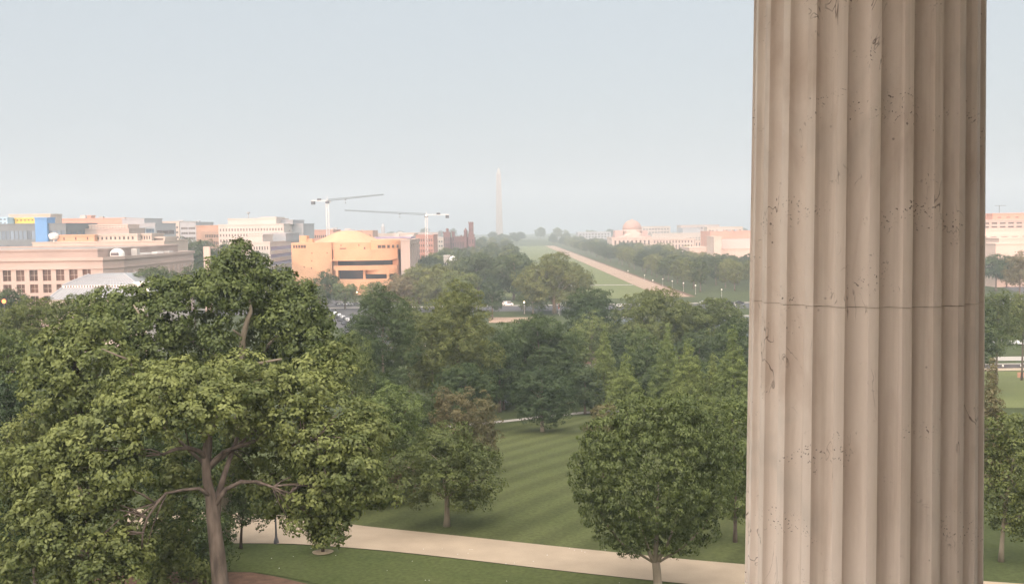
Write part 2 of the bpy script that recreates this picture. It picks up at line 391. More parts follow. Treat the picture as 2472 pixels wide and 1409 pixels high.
# ------------------------------------------------------------------ portico: building behind the camera, and the fluted column
def mat_marble():
    mt, nt, out = new_mat('column_marble'); L = nt.links.new
    b = N(nt, 'ShaderNodeBsdfPrincipled'); L(b.outputs[0], out.inputs[0]); b.inputs['Roughness'].default_value = 0.6
    b.inputs['Specular IOR Level'].default_value = 0.3
    tc = N(nt, 'ShaderNodeTexCoord')
    def noise(scale, detail, mp=(1,1,1), rough=0.6, dist=0.0):
        mpn = N(nt, 'ShaderNodeMapping'); mpn.inputs['Scale'].default_value = mp; L(tc.outputs['Object'], mpn.inputs[0])
        n = N(nt, 'ShaderNodeTexNoise'); n.inputs['Scale'].default_value = scale; n.inputs['Detail'].default_value = detail
        n.inputs['Roughness'].default_value = rough; n.inputs['Distortion'].default_value = dist; L(mpn.outputs[0], n.inputs['Vector']); return n.outputs['Fac']
    def rng(src, a, b_, c, d):
        r = N(nt, 'ShaderNodeMapRange'); r.inputs['From Min'].default_value = a; r.inputs['From Max'].default_value = b_
        r.inputs['To Min'].default_value = c; r.inputs['To Max'].default_value = d; L(src, r.inputs[0]); return r.outputs[0]
    def mix(fac, a, b_, mode='MIX'):
        x = N(nt, 'ShaderNodeMix', data_type='RGBA', blend_type=mode)
        if isinstance(fac, float): x.inputs[0].default_value = fac
        else: L(fac, x.inputs[0])
        for k, v in ((6, a), (7, b_)):
            if isinstance(v, tuple): x.inputs[k].default_value = (*v, 1)
            else: L(v, x.inputs[k])
        return x.outputs[2]
    def mul(a, b_):
        x = N(nt, 'ShaderNodeMath', operation='MULTIPLY'); L(a, x.inputs[0]); L(b_, x.inputs[1]); return x.outputs[0]
    c = mix(rng(noise(1.3, 5), 0.35, 0.65, 0, 1), (0.75,0.665,0.60), (0.82,0.735,0.67))
    c = mix(rng(noise(2.2, 6, (1.5,1.5,0.5), 0.6, 0.8), 0.52, 0.72, 0, 0.5), c, (0.47,0.36,0.29))     # brownish drifts
    c = mix(rng(noise(1.6, 3, (1,1,0.6), 0.5, 1.5), 0.55, 0.75, 0, 0.45), c, (0.46,0.45,0.42))       # grey clouds
    # short dark veins: thin level sets of a noise, only where a second noise allows
    v = rng(noise(7, 3, (1,1,0.45), 0.55, 1.2), 0.495, 0.505, 0, 1)
    v2 = rng(noise(7, 3, (1,1,0.45), 0.55, 1.2), 0.505, 0.515, 1, 0)
    patch = rng(noise(3.1, 4, (1,1,0.8), 0.6), 0.57, 0.64, 0, 1)
    c = mix(mul(mul(v, v2), patch), c, (0.16,0.12,0.10))
    # pits: small dark specks gathered in horizontal bands
    vo = N(nt, 'ShaderNodeTexVoronoi'); vo.inputs['Scale'].default_value = 60
    dn = N(nt, 'ShaderNodeTexNoise'); dn.inputs['Scale'].default_value = 26; dn.inputs['Detail'].default_value = 3; L(tc.outputs['Object'], dn.inputs['Vector'])
    dm = N(nt, 'ShaderNodeVectorMath', operation='MULTIPLY_ADD'); dm.inputs[1].default_value = (0.09,0.09,0.06); L(dn.outputs['Color'], dm.inputs[0]); L(tc.outputs['Object'], dm.inputs[2]); L(dm.outputs[0], vo.inputs['Vector'])
    pits = rng(vo.outputs['Distance'], 0.16, 0.26, 1, 0)
    pp = rng(noise(4.0, 4, (1,1,1.6), 0.6), 0.57, 0.66, 0, 1)
    c = mix(mul(pits, pp), c, (0.13,0.10,0.085))
    vo3 = N(nt, 'ShaderNodeTexVoronoi'); vo3.inputs['Scale'].default_value = 16; L(tc.outputs['Object'], vo3.inputs['Vector'])
    c = mix(mul(rng(vo3.outputs['Distance'], 0.05, 0.09, 0.8, 0), rng(noise(2.0, 2), 0.6, 0.65, 0, 1)), c, (0.16,0.12,0.10))
    sp = N(nt, 'ShaderNodeSeparateXYZ'); L(tc.outputs['Object'], sp.inputs[0])
    c = mix(rng(noise(1.0, 5, (9,9,0.22), 0.65, 0.3), 0.50, 0.74, 0, 0.55), c, (0.42,0.35,0.29))      # run-off streaks
    c = mix(rng(noise(1.0, 4, (13,13,0.35), 0.6), 0.58, 0.75, 0, 0.4), c, (0.84,0.79,0.73))          # washed pale runs
    L(c, b.inputs['Base Color'])
    bp = N(nt, 'ShaderNodeBump'); bp.inputs['Strength'].default_value = 0.12; bp.inputs['Distance'].default_value = 0.02
    L(noise(22, 6), bp.inputs['Height']); L(bp.outputs[0], b.inputs['Normal'])
    return mt
M_marble = mat_marble()
M_wallst = mat_plain('pale_sandstone', (0.62, 0.55, 0.48), 0.8, 0.08, 0.5)
FLOOR_Z = 38.0
COL_D = 4.0
# find the axis x and radii from the photo's edges of the shaft
def edge_fit(pxl, pxr, py):
    """centre x and radius of a vertical cylinder at depth COL_D whose outline is seen at pxl and pxr"""
    dl, dr = ray(pxl, py), ray(pxr, py)
    al, ar = math.atan2(dl.x, dl.y), math.atan2(dr.x, dr.y)
    mid, half = (al+ar)/2, (ar-al)/2
    dist = COL_D/math.cos(mid); z = CAM_H + ray((pxl+pxr)/2, py).z*(dist/math.hypot(ray((pxl+pxr)/2, py).x, ray((pxl+pxr)/2, py).y))
    return dist*math.sin(mid), dist*math.sin(half), z
xa, ra, za = edge_fit(1821, 2383, 0)
xb, rb, zb = edge_fit(1797, 2374, 1409)
COL_X = (xa+xb)/2
def r_at(z): return rb + (ra-rb)*(z-zb)/(za-zb)
print('COLUMN', xa, xb, ra, rb, za, zb)
column = empty('fluted_column', (COL_X, COL_D, FLOOR_Z), 0, 'tall fluted pale marble column with dark veins, close by in the foreground', 'column')
def flute_ring(rz, nfl=24, a0=0.0, sub=14):
    pts = []
    for k in range(nfl):
        base = a0 + 2*math.pi*k/nfl; pitch = 2*math.pi/nfl; fil = 0.30
        for j in range(3):                                   # flat fillet, faintly rounded at its edges
            t = j/3*fil; pts.append((base+t*pitch, rz*(1.0 if 0 < j else 0.997)))
        pts.append((base+fil*pitch, rz*0.997))
        for j in range(1, sub):
            t = j/sub; dep = math.sqrt(max(0,1-(2*t-1)**2)); pts.append((base+(fil+(1-fil)*t)*pitch, rz*(1-0.088*dep)))
    return pts
def shaft(z0, z1, name, steps):
    mb = MB(); rings = []
    for i in range(steps+1):
        z = z0+(z1-z0)*i/steps; e = 0.0
        if i == 0 or i == steps: e = 0.0008
        pts = flute_ring(r_at(z)-e, a0=R(-92.0)); rings.append(len(mb.v))
        mb.v += [(r*math.cos(a), r*math.sin(a), z-FLOOR_Z) for a, r in pts]
    n = len(pts)
    for i in range(steps):
        for k in range(n):
            j = (k+1)%n; mb.f.append((rings[i]+k, rings[i]+j, rings[i+1]+j, rings[i+1]+k)); mb.mi.append(0)
    mb.f.append(tuple(rings[-1]+k for k in range(n))); mb.mi.append(0)
    mb.f.append(tuple(rings[0]+k for k in range(n-1,-1,-1))); mb.mi.append(0)
    o = mb.build(name, M_marble, column); 
    return o
zj = P(1810, 721, COL_D*1.02).z
CTOP = 42.55
shaft(FLOOR_Z+0.55, zj-0.0009, 'shaft_drum', 8); shaft(zj+0.0009, CTOP, 'shaft_drum', 16)
rr = r_at(FLOOR_Z+0.5)
mb = MB(); mb.box(-rr*1.45, rr*1.45, -rr*1.45, rr*1.45, 0, 0.18)
mb.lathe([(rr*1.38,0.18),(rr*1.44,0.25),(rr*1.38,0.33),(rr*1.15,0.37),(rr*1.15,0.42),(rr*1.25,0.48),(rr*1.12,0.55)], n=48); mb.build('base', M_marble, column, smooth=False)
rt = r_at(CTOP)
mb = MB(); mb.lathe([(rt*1.0,CTOP-FLOOR_Z),(rt*1.05,CTOP-FLOOR_Z+0.1),(rt*1.1,CTOP-FLOOR_Z+0.5),(rt*1.5,CTOP-FLOOR_Z+1.0)], n=48)
mb.box(-rt*1.6, rt*1.6, -rt*1.6, rt*1.6, CTOP-FLOOR_Z+1.0, CTOP-FLOOR_Z+1.15); mb.build('capital', M_marble, column)

portico = empty('domed_capitol_block', (0, -2, 0), 0, 'pale stone building with a columned porch, from whose window the park is seen', 'building')
def bx(name, x0, x1, y0, y1, z0, z1, mat=M_wallst, parent=portico):
    mb = MB(); mb.box(x0, x1, y0+2, y1+2, z0, z1); return mb.build(name, mat, parent)
bx('rear_wall', -0.95, 14, -30, -1.4, 10, 52)  # unseen; cut short at the left so side light reaches the column
bx('rear_wall', -26, 26, -60, -30.01, 10, 52)
bx('wing', -115, -26.01, -70, -8, 10, 50)
bx('wing', 26.01, 115, -70, -8, 10, 50)
bx('porch_floor', -26, 26, -1.399, 5.2, 30, FLOOR_Z)
bx('entablature', -5, 14, 2.6, 5.4, CTOP+1.16, 50.5)  # unseen entablature and ceiling, lowered to darken the top of the column
bx('porch_ceiling', -5, 14, -1.399, 2.599, CTOP+1.6, 50.4)

# ------------------------------------------------------------------ trees
M_bark = mat_plain('bark', (0.15, 0.115, 0.095), 0.95, 0.45, 2.6, bump=0.9, streak=1)
M_bark_pale = mat_plain('pale_bark', (0.25, 0.21, 0.16), 0.95, 0.25, 1.5, bump=0.4, streak=1)
M_bark_dark = mat_plain('dark_bark', (0.06, 0.045, 0.035), 0.95, 0.3, 1.5, bump=0.5)
def leaf(name, d, l, t=0.22): return mat_leaf(name, d, l, t)
L_bright = leaf('leaf_bright', (0.046,0.070,0.020), (0.215,0.245,0.078))
L_tall   = leaf('leaf_tall', (0.044,0.066,0.019), (0.185,0.212,0.062))
L_mid    = leaf('leaf_mid', (0.050,0.074,0.021), (0.155,0.190,0.055))
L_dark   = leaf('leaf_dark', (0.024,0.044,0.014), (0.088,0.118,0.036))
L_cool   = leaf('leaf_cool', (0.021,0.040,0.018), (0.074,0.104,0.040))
L_brown  = leaf('leaf_brown', (0.085,0.077,0.035), (0.198,0.165,0.082))
L_olive  = leaf('leaf_olive', (0.050,0.066,0.019), (0.155,0.178,0.050))
L_con    = leaf('leaf_conifer_green', (0.066,0.094,0.026), (0.225,0.270,0.078))
L_hero   = leaf('leaf_hornbeam', (0.036,0.054,0.016), (0.165,0.195,0.060))

def leaf_cloud(blobs, L, clump, per, cover, seed, core=0.25, up=0.5, spray=None, aspect=0.6):
    """many small leaves: clumps sit on the blobs' skins (with gaps), plus inner leaves tinted darker as painted shade.
    blobs: rows (x,y,z,rx,ry,rz). Returns (n,4,3) corners and (n,) tint"""
    rng = np.random.default_rng(seed)
    B = np.array(blobs, float); C = []; T = []; O = []
    for i, b in enumerate(B):
        c, r = b[:3], b[3:]
        area = 4*math.pi*((r[0]*r[1])**1.6/3+(r[0]*r[2])**1.6/3+(r[1]*r[2])**1.6/3)**(1/1.6)
        n = max(6, int(area/(clump*clump*math.pi)*cover))
        d = rng.normal(size=(n,3)); d /= np.linalg.norm(d,axis=1)[:,None]
        d = d[(d[:,2] > -0.35) | (rng.random(len(d)) < 0.5)]
        # lumpy skin
        ph = rng.random(3)*6; lump = 1+0.13*np.sin(d[:,0]*5+ph[0])*np.sin(d[:,1]*5+ph[1])+0.08*np.sin(d[:,2]*9+ph[2])
        f = rng.uniform(0.80,1.05,len(d))*lump
        p = c + d*r*f[:,None]
        keep = np.ones(len(p), bool)
        for j, q in enumerate(B):
            if j != i: keep &= (((p-q[:3])/q[3:])**2).sum(1) > 0.62
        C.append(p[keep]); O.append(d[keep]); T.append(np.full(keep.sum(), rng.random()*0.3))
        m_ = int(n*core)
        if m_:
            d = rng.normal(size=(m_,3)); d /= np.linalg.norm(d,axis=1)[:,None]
            C.append(c + d*r*rng.uniform(0.25,0.8,m_)[:,None]); O.append(d); T.append(np.full(m_, 0.0))  # inner leaves take the darkest tint, shade put into their colour
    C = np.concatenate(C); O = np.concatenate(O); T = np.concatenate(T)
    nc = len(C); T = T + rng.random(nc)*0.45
    idx = np.repeat(np.arange(nc), per); n = len(idx)
    cr = clump*rng.uniform(0.6,1.25,nc)
    g = rng.normal(size=(n,3)); g /= np.linalg.norm(g,axis=1)[:,None]
    g = g + O[idx]*0.65 + np.array([0,0,up*0.5]); g /= np.linalg.norm(g,axis=1)[:,None]
    cen = C[idx] + g*cr[idx][:,None]*rng.uniform(0.55,1.08,n)[:,None]*np.array([1,1,0.8])
    nor = g*1.0 + O[idx]*0.25 + np.array([0,0,up*0.3]) + rng.normal(size=(n,3))*0.33
    nor /= np.linalg.norm(nor,axis=1)[:,None]
    if spray is not None:
        t1 = O[idx]*0.5+np.array([0,0,spray])+rng.normal(size=(n,3))*0.35
    else: t1 = rng.normal(size=(n,3))+g*0.5
    t1 -= nor*(t1*nor).sum(1)[:,None]; t1 /= np.linalg.norm(t1,axis=1)[:,None]
    t2 = np.cross(nor,t1)
    l = (L*rng.uniform(0.7,1.3,n))[:,None]*0.5; w = l*aspect
    q = np.stack([cen-t1*l, cen+t2*w-t1*l*0.1, cen+t1*l, cen-t2*w-t1*l*0.1], 1)
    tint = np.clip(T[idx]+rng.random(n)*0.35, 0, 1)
    return q, tint
def leaf_mesh(name, q, tint, mat):
    n = len(q); me = bpy.data.meshes.new(name)
    me.vertices.add(n*4); me.vertices.foreach_set('co', q.reshape(-1).astype(np.float32))
    me.loops.add(n*4); me.loops.foreach_set('vertex_index', np.arange(n*4, dtype=np.int32))
    me.polygons.add(n); me.polygons.foreach_set('loop_start', np.arange(0, n*4, 4, dtype=np.int32))
    me.update(calc_edges=True)
    a = me.attributes.new('tint', 'FLOAT', 'POINT'); a.data.foreach_set('value', np.repeat(tint, 4).astype(np.float32))
    me.materials.append(mat); return me
NLEAF = [0]
def crown_obj(blobs, parent, mat, L, clump, per, cover, seed, **kw):
    q, t = leaf_cloud(blobs, L, clump, per, cover, seed, **kw); NLEAF[0] += len(q)
    o = bpy.data.objects.new('crown', leaf_mesh('crown', q, t, mat)); COL.objects.link(o); o.parent = parent
    return o
def limb_path(a, b, rng, sag=0.15, n=5):
    a, b = Vector(a), Vector(b); L = (b-a).length; out = []
    j = Vector((rng.uniform(-1,1), rng.uniform(-1,1), 0))*L*0.08
    for i in range(n+1):
        t = i/n; p = a.lerp(b, t); p.z += math.sin(t*math.pi)*L*sag*0.5; p += j*math.sin(t*math.pi)
        out.append(p)
    return out
def auto_trunk(blobs, parent, r0, mat, seed, top=None, nl=9, base_z=0.0):
    rng = random.Random(seed); mb = MB()
    bs = np.array(blobs); zmin = (bs[:,2]-bs[:,5]).min(); zmax = (bs[:,2]+bs[:,5]).max()
    cx_, cy_ = np.average(bs[:,0]), np.average(bs[:,1])
    zt = top if top else zmin+(zmax-zmin)*0.75
    fork = zmin+(zt-zmin)*0.15
    pts = []; rad = []
    for i in range(9):
        t = i/8; pts.append((cx_*t**1.5+math.sin(t*5+seed)*r0*0.5*t, cy_*t**1.5+math.cos(t*4+seed)*r0*0.4*t, base_z+(zt-base_z)*t)); rad.append(r0*(1.0-0.82*t)*(1.25 if i == 0 else 1))
    mb.tube(pts, rad, 9)
    sel = sorted(blobs, key=lambda q: -q[3])[:nl]
    for q in sel:
        h = min(zt*0.95, max(fork, q[2]-(abs(q[0]-cx_)+abs(q[1]-cy_))*0.6)); t = (h-base_z)/(zt-base_z)
        s = (cx_*t**1.5, cy_*t**1.5, h)
        tip = (q[0]*0.9+s[0]*0.1, q[1]*0.9+s[1]*0.1, q[2]+q[5]*0.3)
        pp = limb_path(s, tip, rng); rr0 = r0*(1-0.8*t)*0.55
        mb.tube(pp, [rr0*(1-0.8*k/5) for k in range(6)], 6)
        for _ in range(3):
            k = rng.randint(2,4); e = Vector(q[:3])+Vector((rng.uniform(-.8,.8)*q[3], rng.uniform(-.8,.8)*q[4], rng.uniform(-.2,.8)*q[5]))
            mb.tube(limb_path(pp[k], e, rng, 0.1, 3), [rr0*0.4, rr0*0.3, rr0*0.2, rr0*0.08], 5)
    return mb.build('trunk', mat, parent, smooth=True)

def shape_blobs(kind, w, h, zb, seed):
    """lobes of a crown w wide and h high whose underside is at zb, about a trunk at the origin"""
    rng = random.Random(seed); r = w/2; out = []
    if kind == 'cone':
        k = 9
        for i in range(k):
            t = i/(k-1); z = zb + h*(0.07+0.87*t); rad = r*(1-t)**0.85*0.95+r*0.05
            m_ = max(1, int(7*(1-t)+0.9)); s = max(rad*0.36, r*0.12)
            for j in range(m_):
                a = 2*math.pi*(j+rng.random()*0.5)/m_+i*1.3; off = (rad-s*0.8) if m_ > 1 else 0
                out.append((math.cos(a)*off, math.sin(a)*off, z+rng.uniform(-.02,.02)*h, s, s, h*0.075))
            out.append((0, 0, z, rad*0.55, rad*0.55, h*0.09))
    elif kind == 'round':
        out.append((0, 0, zb+h*0.47, r*0.82, r*0.82, h*0.43))
        for i in range(15):
            a = i*2.4+rng.random(); t = rng.uniform(0.12,0.88); rad = r*math.sin(math.pi*min(max(t,0.14),0.86))**0.7*0.66
            s = r*rng.uniform(0.26,0.38); out.append((math.cos(a)*rad, math.sin(a)*rad, zb+h*t, s, s, s*0.9*min(1.3,h/w)))
    else:                                                     # broad, billowing
        k = {'broad': 17, 'oval': 15, 'vase': 14, 'small': 9}[kind]
        for i in range(k):
            a = i*2.4+rng.random()*0.8; t = (i+0.5)/k
            if kind == 'vase': rad = r*(0.22+0.52*t)*(1 if t < 0.8 else 0.7)
            elif kind == 'oval': rad = r*0.66*math.sin(math.pi*(0.12+0.80*t))**0.8
            else: rad = r*0.70*math.sin(math.pi*(0.20+0.70*t))**0.7
            rad *= rng.uniform(0.85,1.12); s = r*rng.uniform(0.30,0.44)
            out.append((math.cos(a)*rad, math.sin(a)*rad, zb+h*(0.13+0.74*t)+rng.uniform(-.03,.03)*h, s, s*rng.uniform(0.9,1.1), s*rng.uniform(0.58,0.74)*min(1.25,max(0.85,h/w))))
        out.append((0, 0, zb+h*0.45, r*0.45, r*0.45, h*0.30))
        out.append((rng.uniform(-.1,.1)*r, 0, zb+h*0.84, r*0.33, r*0.33, h*0.16))
    return out

SEED = [100]
def tree(name, cx, ytop, ybot, hw, D, mat, kind='broad', label='', bark=None, q=1.0, L=None, per=34, cover=None, cat='tree', base_px=None, group=None, spray=None):
    """a tree whose crown is seen at centre cx, from ytop to ybot, half as wide as hw, at distance D"""
    SEED[0] += 1; sd = SEED[0]
    if isinstance(base_px, tuple): D = G(*base_px).y; base_px = base_px[0]
    c = P(cx, (ytop+ybot)/2, D); zg = TZ(c.x, D); x = c.x
    if base_px is not None: x = X(base_px, D, ybot)
    root = empty(name, (x, D, zg), 0, label, cat, group)
    w = 2*hw*D/FPX; zt = Z(cx, ytop, D)-zg; zb = max(Z(cx, ybot, D)-zg, 0.6); h = zt-zb
    bl = [(b[0]+c.x-x, *b[1:]) for b in shape_blobs(kind, w, h, zb, sd)]
    L = L or max(0.27, D*0.0020)*q*(0.8 if kind == 'cone' else 1); clump = L*2.9
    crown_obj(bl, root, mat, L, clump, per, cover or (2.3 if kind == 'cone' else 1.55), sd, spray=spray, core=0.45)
    auto_trunk(bl, root, max(0.14, w*0.030), bark or M_bark, sd, top=zb+h*0.8, nl=8)
    return root

def blobs_px(rows, origin, D):
    """rows (px, py, half width px, half height px, depth shift m[, depth radius factor]) -> blobs relative to origin"""
    out = []
    for r in rows:
        d = D+r[4]; c = P(r[0], r[1], d)-Vector(origin); k = d/FPX
        dep = r[5] if len(r) > 5 else 0.9
        out.append((c.x, c.y, c.z, r[2]*k, (r[2]+r[3])/2*k*dep, r[3]*k))
    return out

# --- the big tree in the left foreground
D1 = 58.0; b1 = P(552, 1409, D1); o1 = Vector((b1.x+0.25, D1, TZ(0, D1)))
t1 = empty('broadleaf_tree', o1, 0, 'huge spreading tree filling the left foreground, with thick trunk and curving bare limbs', 'tree')
rows = [(480,945,80,62,-1),(575,950,85,68,0),(400,960,75,70,-2),(330,1000,85,85,-1.5),(255,1050,80,85,-2),(180,1100,85,80,-2),(90,1130,90,80,-1.5),(30,1190,70,75,0),
        (130,1200,85,80,-2.5),(220,1170,75,85,-3),(290,1130,60,90,-3),(255,1260,60,80,-3),(110,1290,90,85,-3),(190,1350,90,75,-3.5),(60,1370,70,60,-2),(300,1340,60,75,-3),(250,1395,90,60,-4),
        (650,945,75,65,1),(735,960,75,65,1.5),(800,1000,70,60,1.5),(700,1020,70,55,0),(620,1015,60,45,1),(440,1010,65,42,-3),(510,990,60,42,-3),
        (860,1050,70,60,1),(790,1090,75,65,-1),(850,1130,75,75,-1),(720,1110,65,55,0.5),(900,1190,45,65,1),(770,1180,75,75,0),(690,1160,55,55,1.5),(660,1195,55,45,2),(840,1220,50,55,0),
        (900,1060,45,65,3),(790,872,58,48,7),(745,895,45,35,6),(800,920,50,40,6),(730,1262,40,28,0),(790,1290,38,28,0),(800,1255,50,45,1),(740,1215,55,35,1),(580,900,70,40,3),(450,910,80,40,3),(330,920,65,50,3),
        (420,1150,70,90,5,0.5),(600,1120,60,60,5,0.5),(400,1290,80,80,5,0.5),(430,1390,80,60,6,0.5),(610,1060,70,50,5,0.5)]
bl = blobs_px(rows, o1, D1)
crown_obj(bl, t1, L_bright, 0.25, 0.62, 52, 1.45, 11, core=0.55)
mb = MB()
def tp(px, py, dd=0.0): return P(px, py, D1+dd)-o1
mb.tube([(0.0,0,-0.3),tp(548,1560),tp(532,1409),tp(524,1330),tp(516,1260),tp(509,1200),tp(500,1160),tp(496,1110),tp(500,1060),tp(507,1030),tp(500,980)], [0.85,0.58,0.49,0.45,0.40,0.33,0.27,0.23,0.20,0.15,0.08], 14)
mb.tube([tp(520,1260,.3),tp(526,1200,.4),tp(540,1150,1),tp(560,1090,2),tp(590,1010,3)], [0.30,0.22,0.17,0.13,0.06], 9)
mb.tube([tp(497,1105),tp(480,1088,-.5),tp(455,1080,-1),tp(425,1083,-1),tp(395,1095,-1.5),tp(350,1100,-2)], [0.17,0.14,0.12,0.10,0.08,0.05], 8)
mb.tube([tp(515,1200),tp(480,1178,-.6),tp(440,1182,-1.2),tp(400,1190,-2),tp(378,1215,-2.5),tp(355,1250,-3),tp(345,1285,-3),tp(342,1325,-3)], [0.18,0.10,0.085,0.08,0.075,0.07,0.065,0.05], 8)
mb.tube([tp(520,1215),tp(545,1180,.5),tp(580,1163,.5),tp(620,1162,0),tp(660,1175,-1),tp(700,1190,-1)], [0.2,0.14,0.12,0.10,0.07,0.04], 8)
mb.tube([tp(498,1130),tp(540,1090,1),tp(580,1075,1),tp(620,1062,1),tp(680,1040,1)], [0.18,0.13,0.11,0.09,0.05], 8)
mb.tube([tp(500,1060),tp(485,1040),tp(470,1020),tp(455,985)], [0.13,0.10,0.08,0.05], 7)
mb.tube([tp(503,1058),tp(516,1040),tp(522,1015),tp(530,980)], [0.13,0.10,0.08,0.05], 7)
mb.tube([tp(500,1050),tp(494,1030,.5),tp(488,1010,.5),tp(480,970)], [0.10,0.07,0.06,0.04], 7)
mb.tube([tp(700,1080),tp(735,1055,0),tp(765,1058,-.8),tp(790,1080,-1)], [0.07,0.07,0.06,0.04], 6)
for (px,py,dd) in ((300,1000,2),(740,1000,2),(520,950,1)):
    mb.tube([tp(505,1130,1),tp((505+px)/2,(1130+py)/2-30,2.5),tp(px,py,dd)], [0.12,0.08,0.04], 6)
nodes = [Vector(v) for v in mb.v[::5] if v[2] > 9]; use_n = {}
rgt = random.Random(4)
for q in bl:
    for _ in range(3):
        e_ = Vector(q[:3])+Vector((rgt.uniform(-.8,.8)*q[3], rgt.uniform(-.8,.5)*q[4], rgt.uniform(-.7,.8)*q[5]))
        k_ = min((i for i in range(len(nodes)) if use_n.get(i,0) < 4), default=0, key=lambda i: (nodes[i]-e_).length); use_n[k_] = use_n.get(k_,0)+1; n_ = nodes[k_]
        if (n_-e_).length < 4.5: mb.tube(limb_path(n_, e_, rgt, 0.2, 4), [0.055,0.045,0.035,0.025,0.012], 5)
mb.build('trunk', M_bark, t1, smooth=True)

# --- the tall tree behind it
D2 = 86.0; g2_ = P(600, 1000, D2); o2 = Vector((X(525,D2,1300), D2, TZ(0, D2)))
t2 = empty('broadleaf_tree', o2, 0, 'tallest tree, its pointed top rising before the office block, s-shaped grey branch in its heart', 'tree')
rows = [(570,608,26,24,0),(572,640,48,38,0),(540,670,60,45,0),(620,670,60,42,1),(500,700,65,45,-1),(560,715,60,35,-2),(690,700,55,45,1),(640,720,50,40,2),(430,715,60,45,0),(370,720,55,42,1),
        (725,745,55,45,0),(760,790,50,45,1),(680,780,60,45,-1),(740,830,60,40,-1),(300,740,60,40,1),(250,740,50,35,3),(340,790,60,45,-1),(410,780,55,50,-2),(450,840,50,50,0),(270,800,60,45,0),(380,850,65,45,-1),
        (525,820,40,40,-4),(660,870,60,40,0),(790,850,40,45,1),(600,900,90,40,2),(470,900,70,40,1),(330,880,60,40,1),(720,890,70,40,1),(510,770,40,40,4,0.5),(620,820,60,50,4,0.5),(650,760,50,50,4,0.6),(550,860,70,50,4,0.5)]
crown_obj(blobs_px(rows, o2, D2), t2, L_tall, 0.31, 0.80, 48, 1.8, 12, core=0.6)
def tp(px, py, dd=0.0): return P(px, py, D2+dd)-o2
mb = MB()
mb.tube([tp(525,1420),tp(540,1250),tp(565,1100),tp(592,950),tp(588,880),tp(585,820,-1),tp(590,800,-1),tp(598,770,-1.5),tp(606,750,-1.5),tp(602,725,-1.5),tp(596,700,-1),tp(592,660,0)], [0.8,0.7,0.6,0.45,0.36,0.27,0.24,0.20,0.17,0.14,0.11,0.06], 10)
mb.tube([tp(586,815,-1),tp(575,805,-1.5),tp(562,795,-2)], [0.12,0.09,0.06], 6)
mb.tube([tp(592,900),tp(610,880,-1.5),tp(640,873,-2),tp(680,866,-2)], [0.18,0.15,0.12,0.08], 7)
mb.tube([tp(592,900),tp(500,850,1),tp(430,800,0),tp(350,760,0)], [0.3,0.2,0.14,0.06], 7)
mb.tube([tp(350,820),tp(345,780,-2),tp(335,755,-2),tp(322,735,-2)], [0.12,0.11,0.09,0.05], 7)
mb.tube([tp(592,900),tp(660,820,1),tp(720,770,0)], [0.26,0.16,0.06], 7)
mb.build('trunk', M_bark_pale, t2, smooth=True)

# --- light-green tree at the left between the two
D3 = 68.0; g3 = P(190, 1000, D3); o3 = Vector((g3.x, D3, TZ(0, D3)))
t3 = empty('broadleaf_tree', o3, 0, 'yellow green tree in the left middle with one thin bare branch slanting out', 'tree')
rows = [(175,830,65,50,0),(230,800,50,45,0),(130,870,60,50,0),(95,910,50,50,0),(180,900,70,50,-1),(250,860,55,45,-1),(120,960,60,50,-1),(210,960,70,50,-1),(280,920,55,50,1),(300,980,60,50,1),(170,1010,80,50,1)]
crown_obj(blobs_px(rows, o3, D3), t3, L_bright, 0.28, 0.68, 48, 1.6, 13, core=0.5)
def tp(px, py, dd=0.0): return P(px, py, D3+dd)-o3
mb = MB(); mb.tube([(0,0,-0.3),tp(200,1100),tp(190,1000),tp(185,900),tp(180,850)], [0.5,0.4,0.3,0.2,0.08], 9)
mb.tube([tp(190,980),tp(330,925,0),tp(312,868,-3),tp(280,856,-3),tp(245,841,-3)], [0.16,0.09,0.08,0.06,0.03], 6)
mb.tube([tp(190,980),tp(240,900),tp(240,840)], [0.16,0.1,0.05], 6); mb.tube([tp(190,980),tp(140,930),tp(110,900)], [0.16,0.1,0.05], 6)
mb.build('trunk', M_bark, t3, smooth=True)

# --- the round hornbeam-like tree before the column
D4 = G(1588,1433).y; bz = TZ(0, D4); hb = P(1588, 1425, D4); o4 = Vector((hb.x, D4, bz))
t4 = empty('broadleaf_tree', o4, 0, 'dense globe shaped tree with short forked trunk by the near path', 'tree')
rows = [(1580,1150,170,150,0,1.0)]
import itertools
rg = random.Random(5)
for i in range(46):
    a = i*2.39996; t = (i+0.5)/46; lat = math.asin(1-2*t*0.97)
    ux, uy, uz = math.cos(lat)*math.cos(a), math.cos(lat)*math.sin(a), math.sin(lat)
    k = 1.0 if uz > 0 else 0.96
    rows.append((1583+ux*158*k, 1150-uz*148, 52*rg.uniform(.8,1.15), 48*rg.uniform(.8,1.15), uy*4.6, 0.9))
rows += [(1700,1010,55,50,1),(1740,1080,45,60,1),(1540,1010,50,48,0),(1620,990,55,45,0),(1690,1285,50,30,0),(1440,1060,45,45,0),(1420,1150,45,60,0),(1440,1240,40,40,0),(1480,1300,45,30,0),(1650,1320,50,20,0),(1560,1325,50,18,0)]
crown_obj(blobs_px(rows, o4, D4), t4, L_hero, 0.23, 0.42, 24, 1.35, 14, core=0.12, up=0.5, spray=0.9, aspect=0.45)
def tp(px, py, dd=0.0): return P(px, py, D4+dd)-o4
mb = MB(); mb.tube([(0,0,-0.3),(0,0,0.3),tp(1587,1395),tp(1585,1370),tp(1583,1355)], [0.45,0.36,0.31,0.30,0.30], 12)
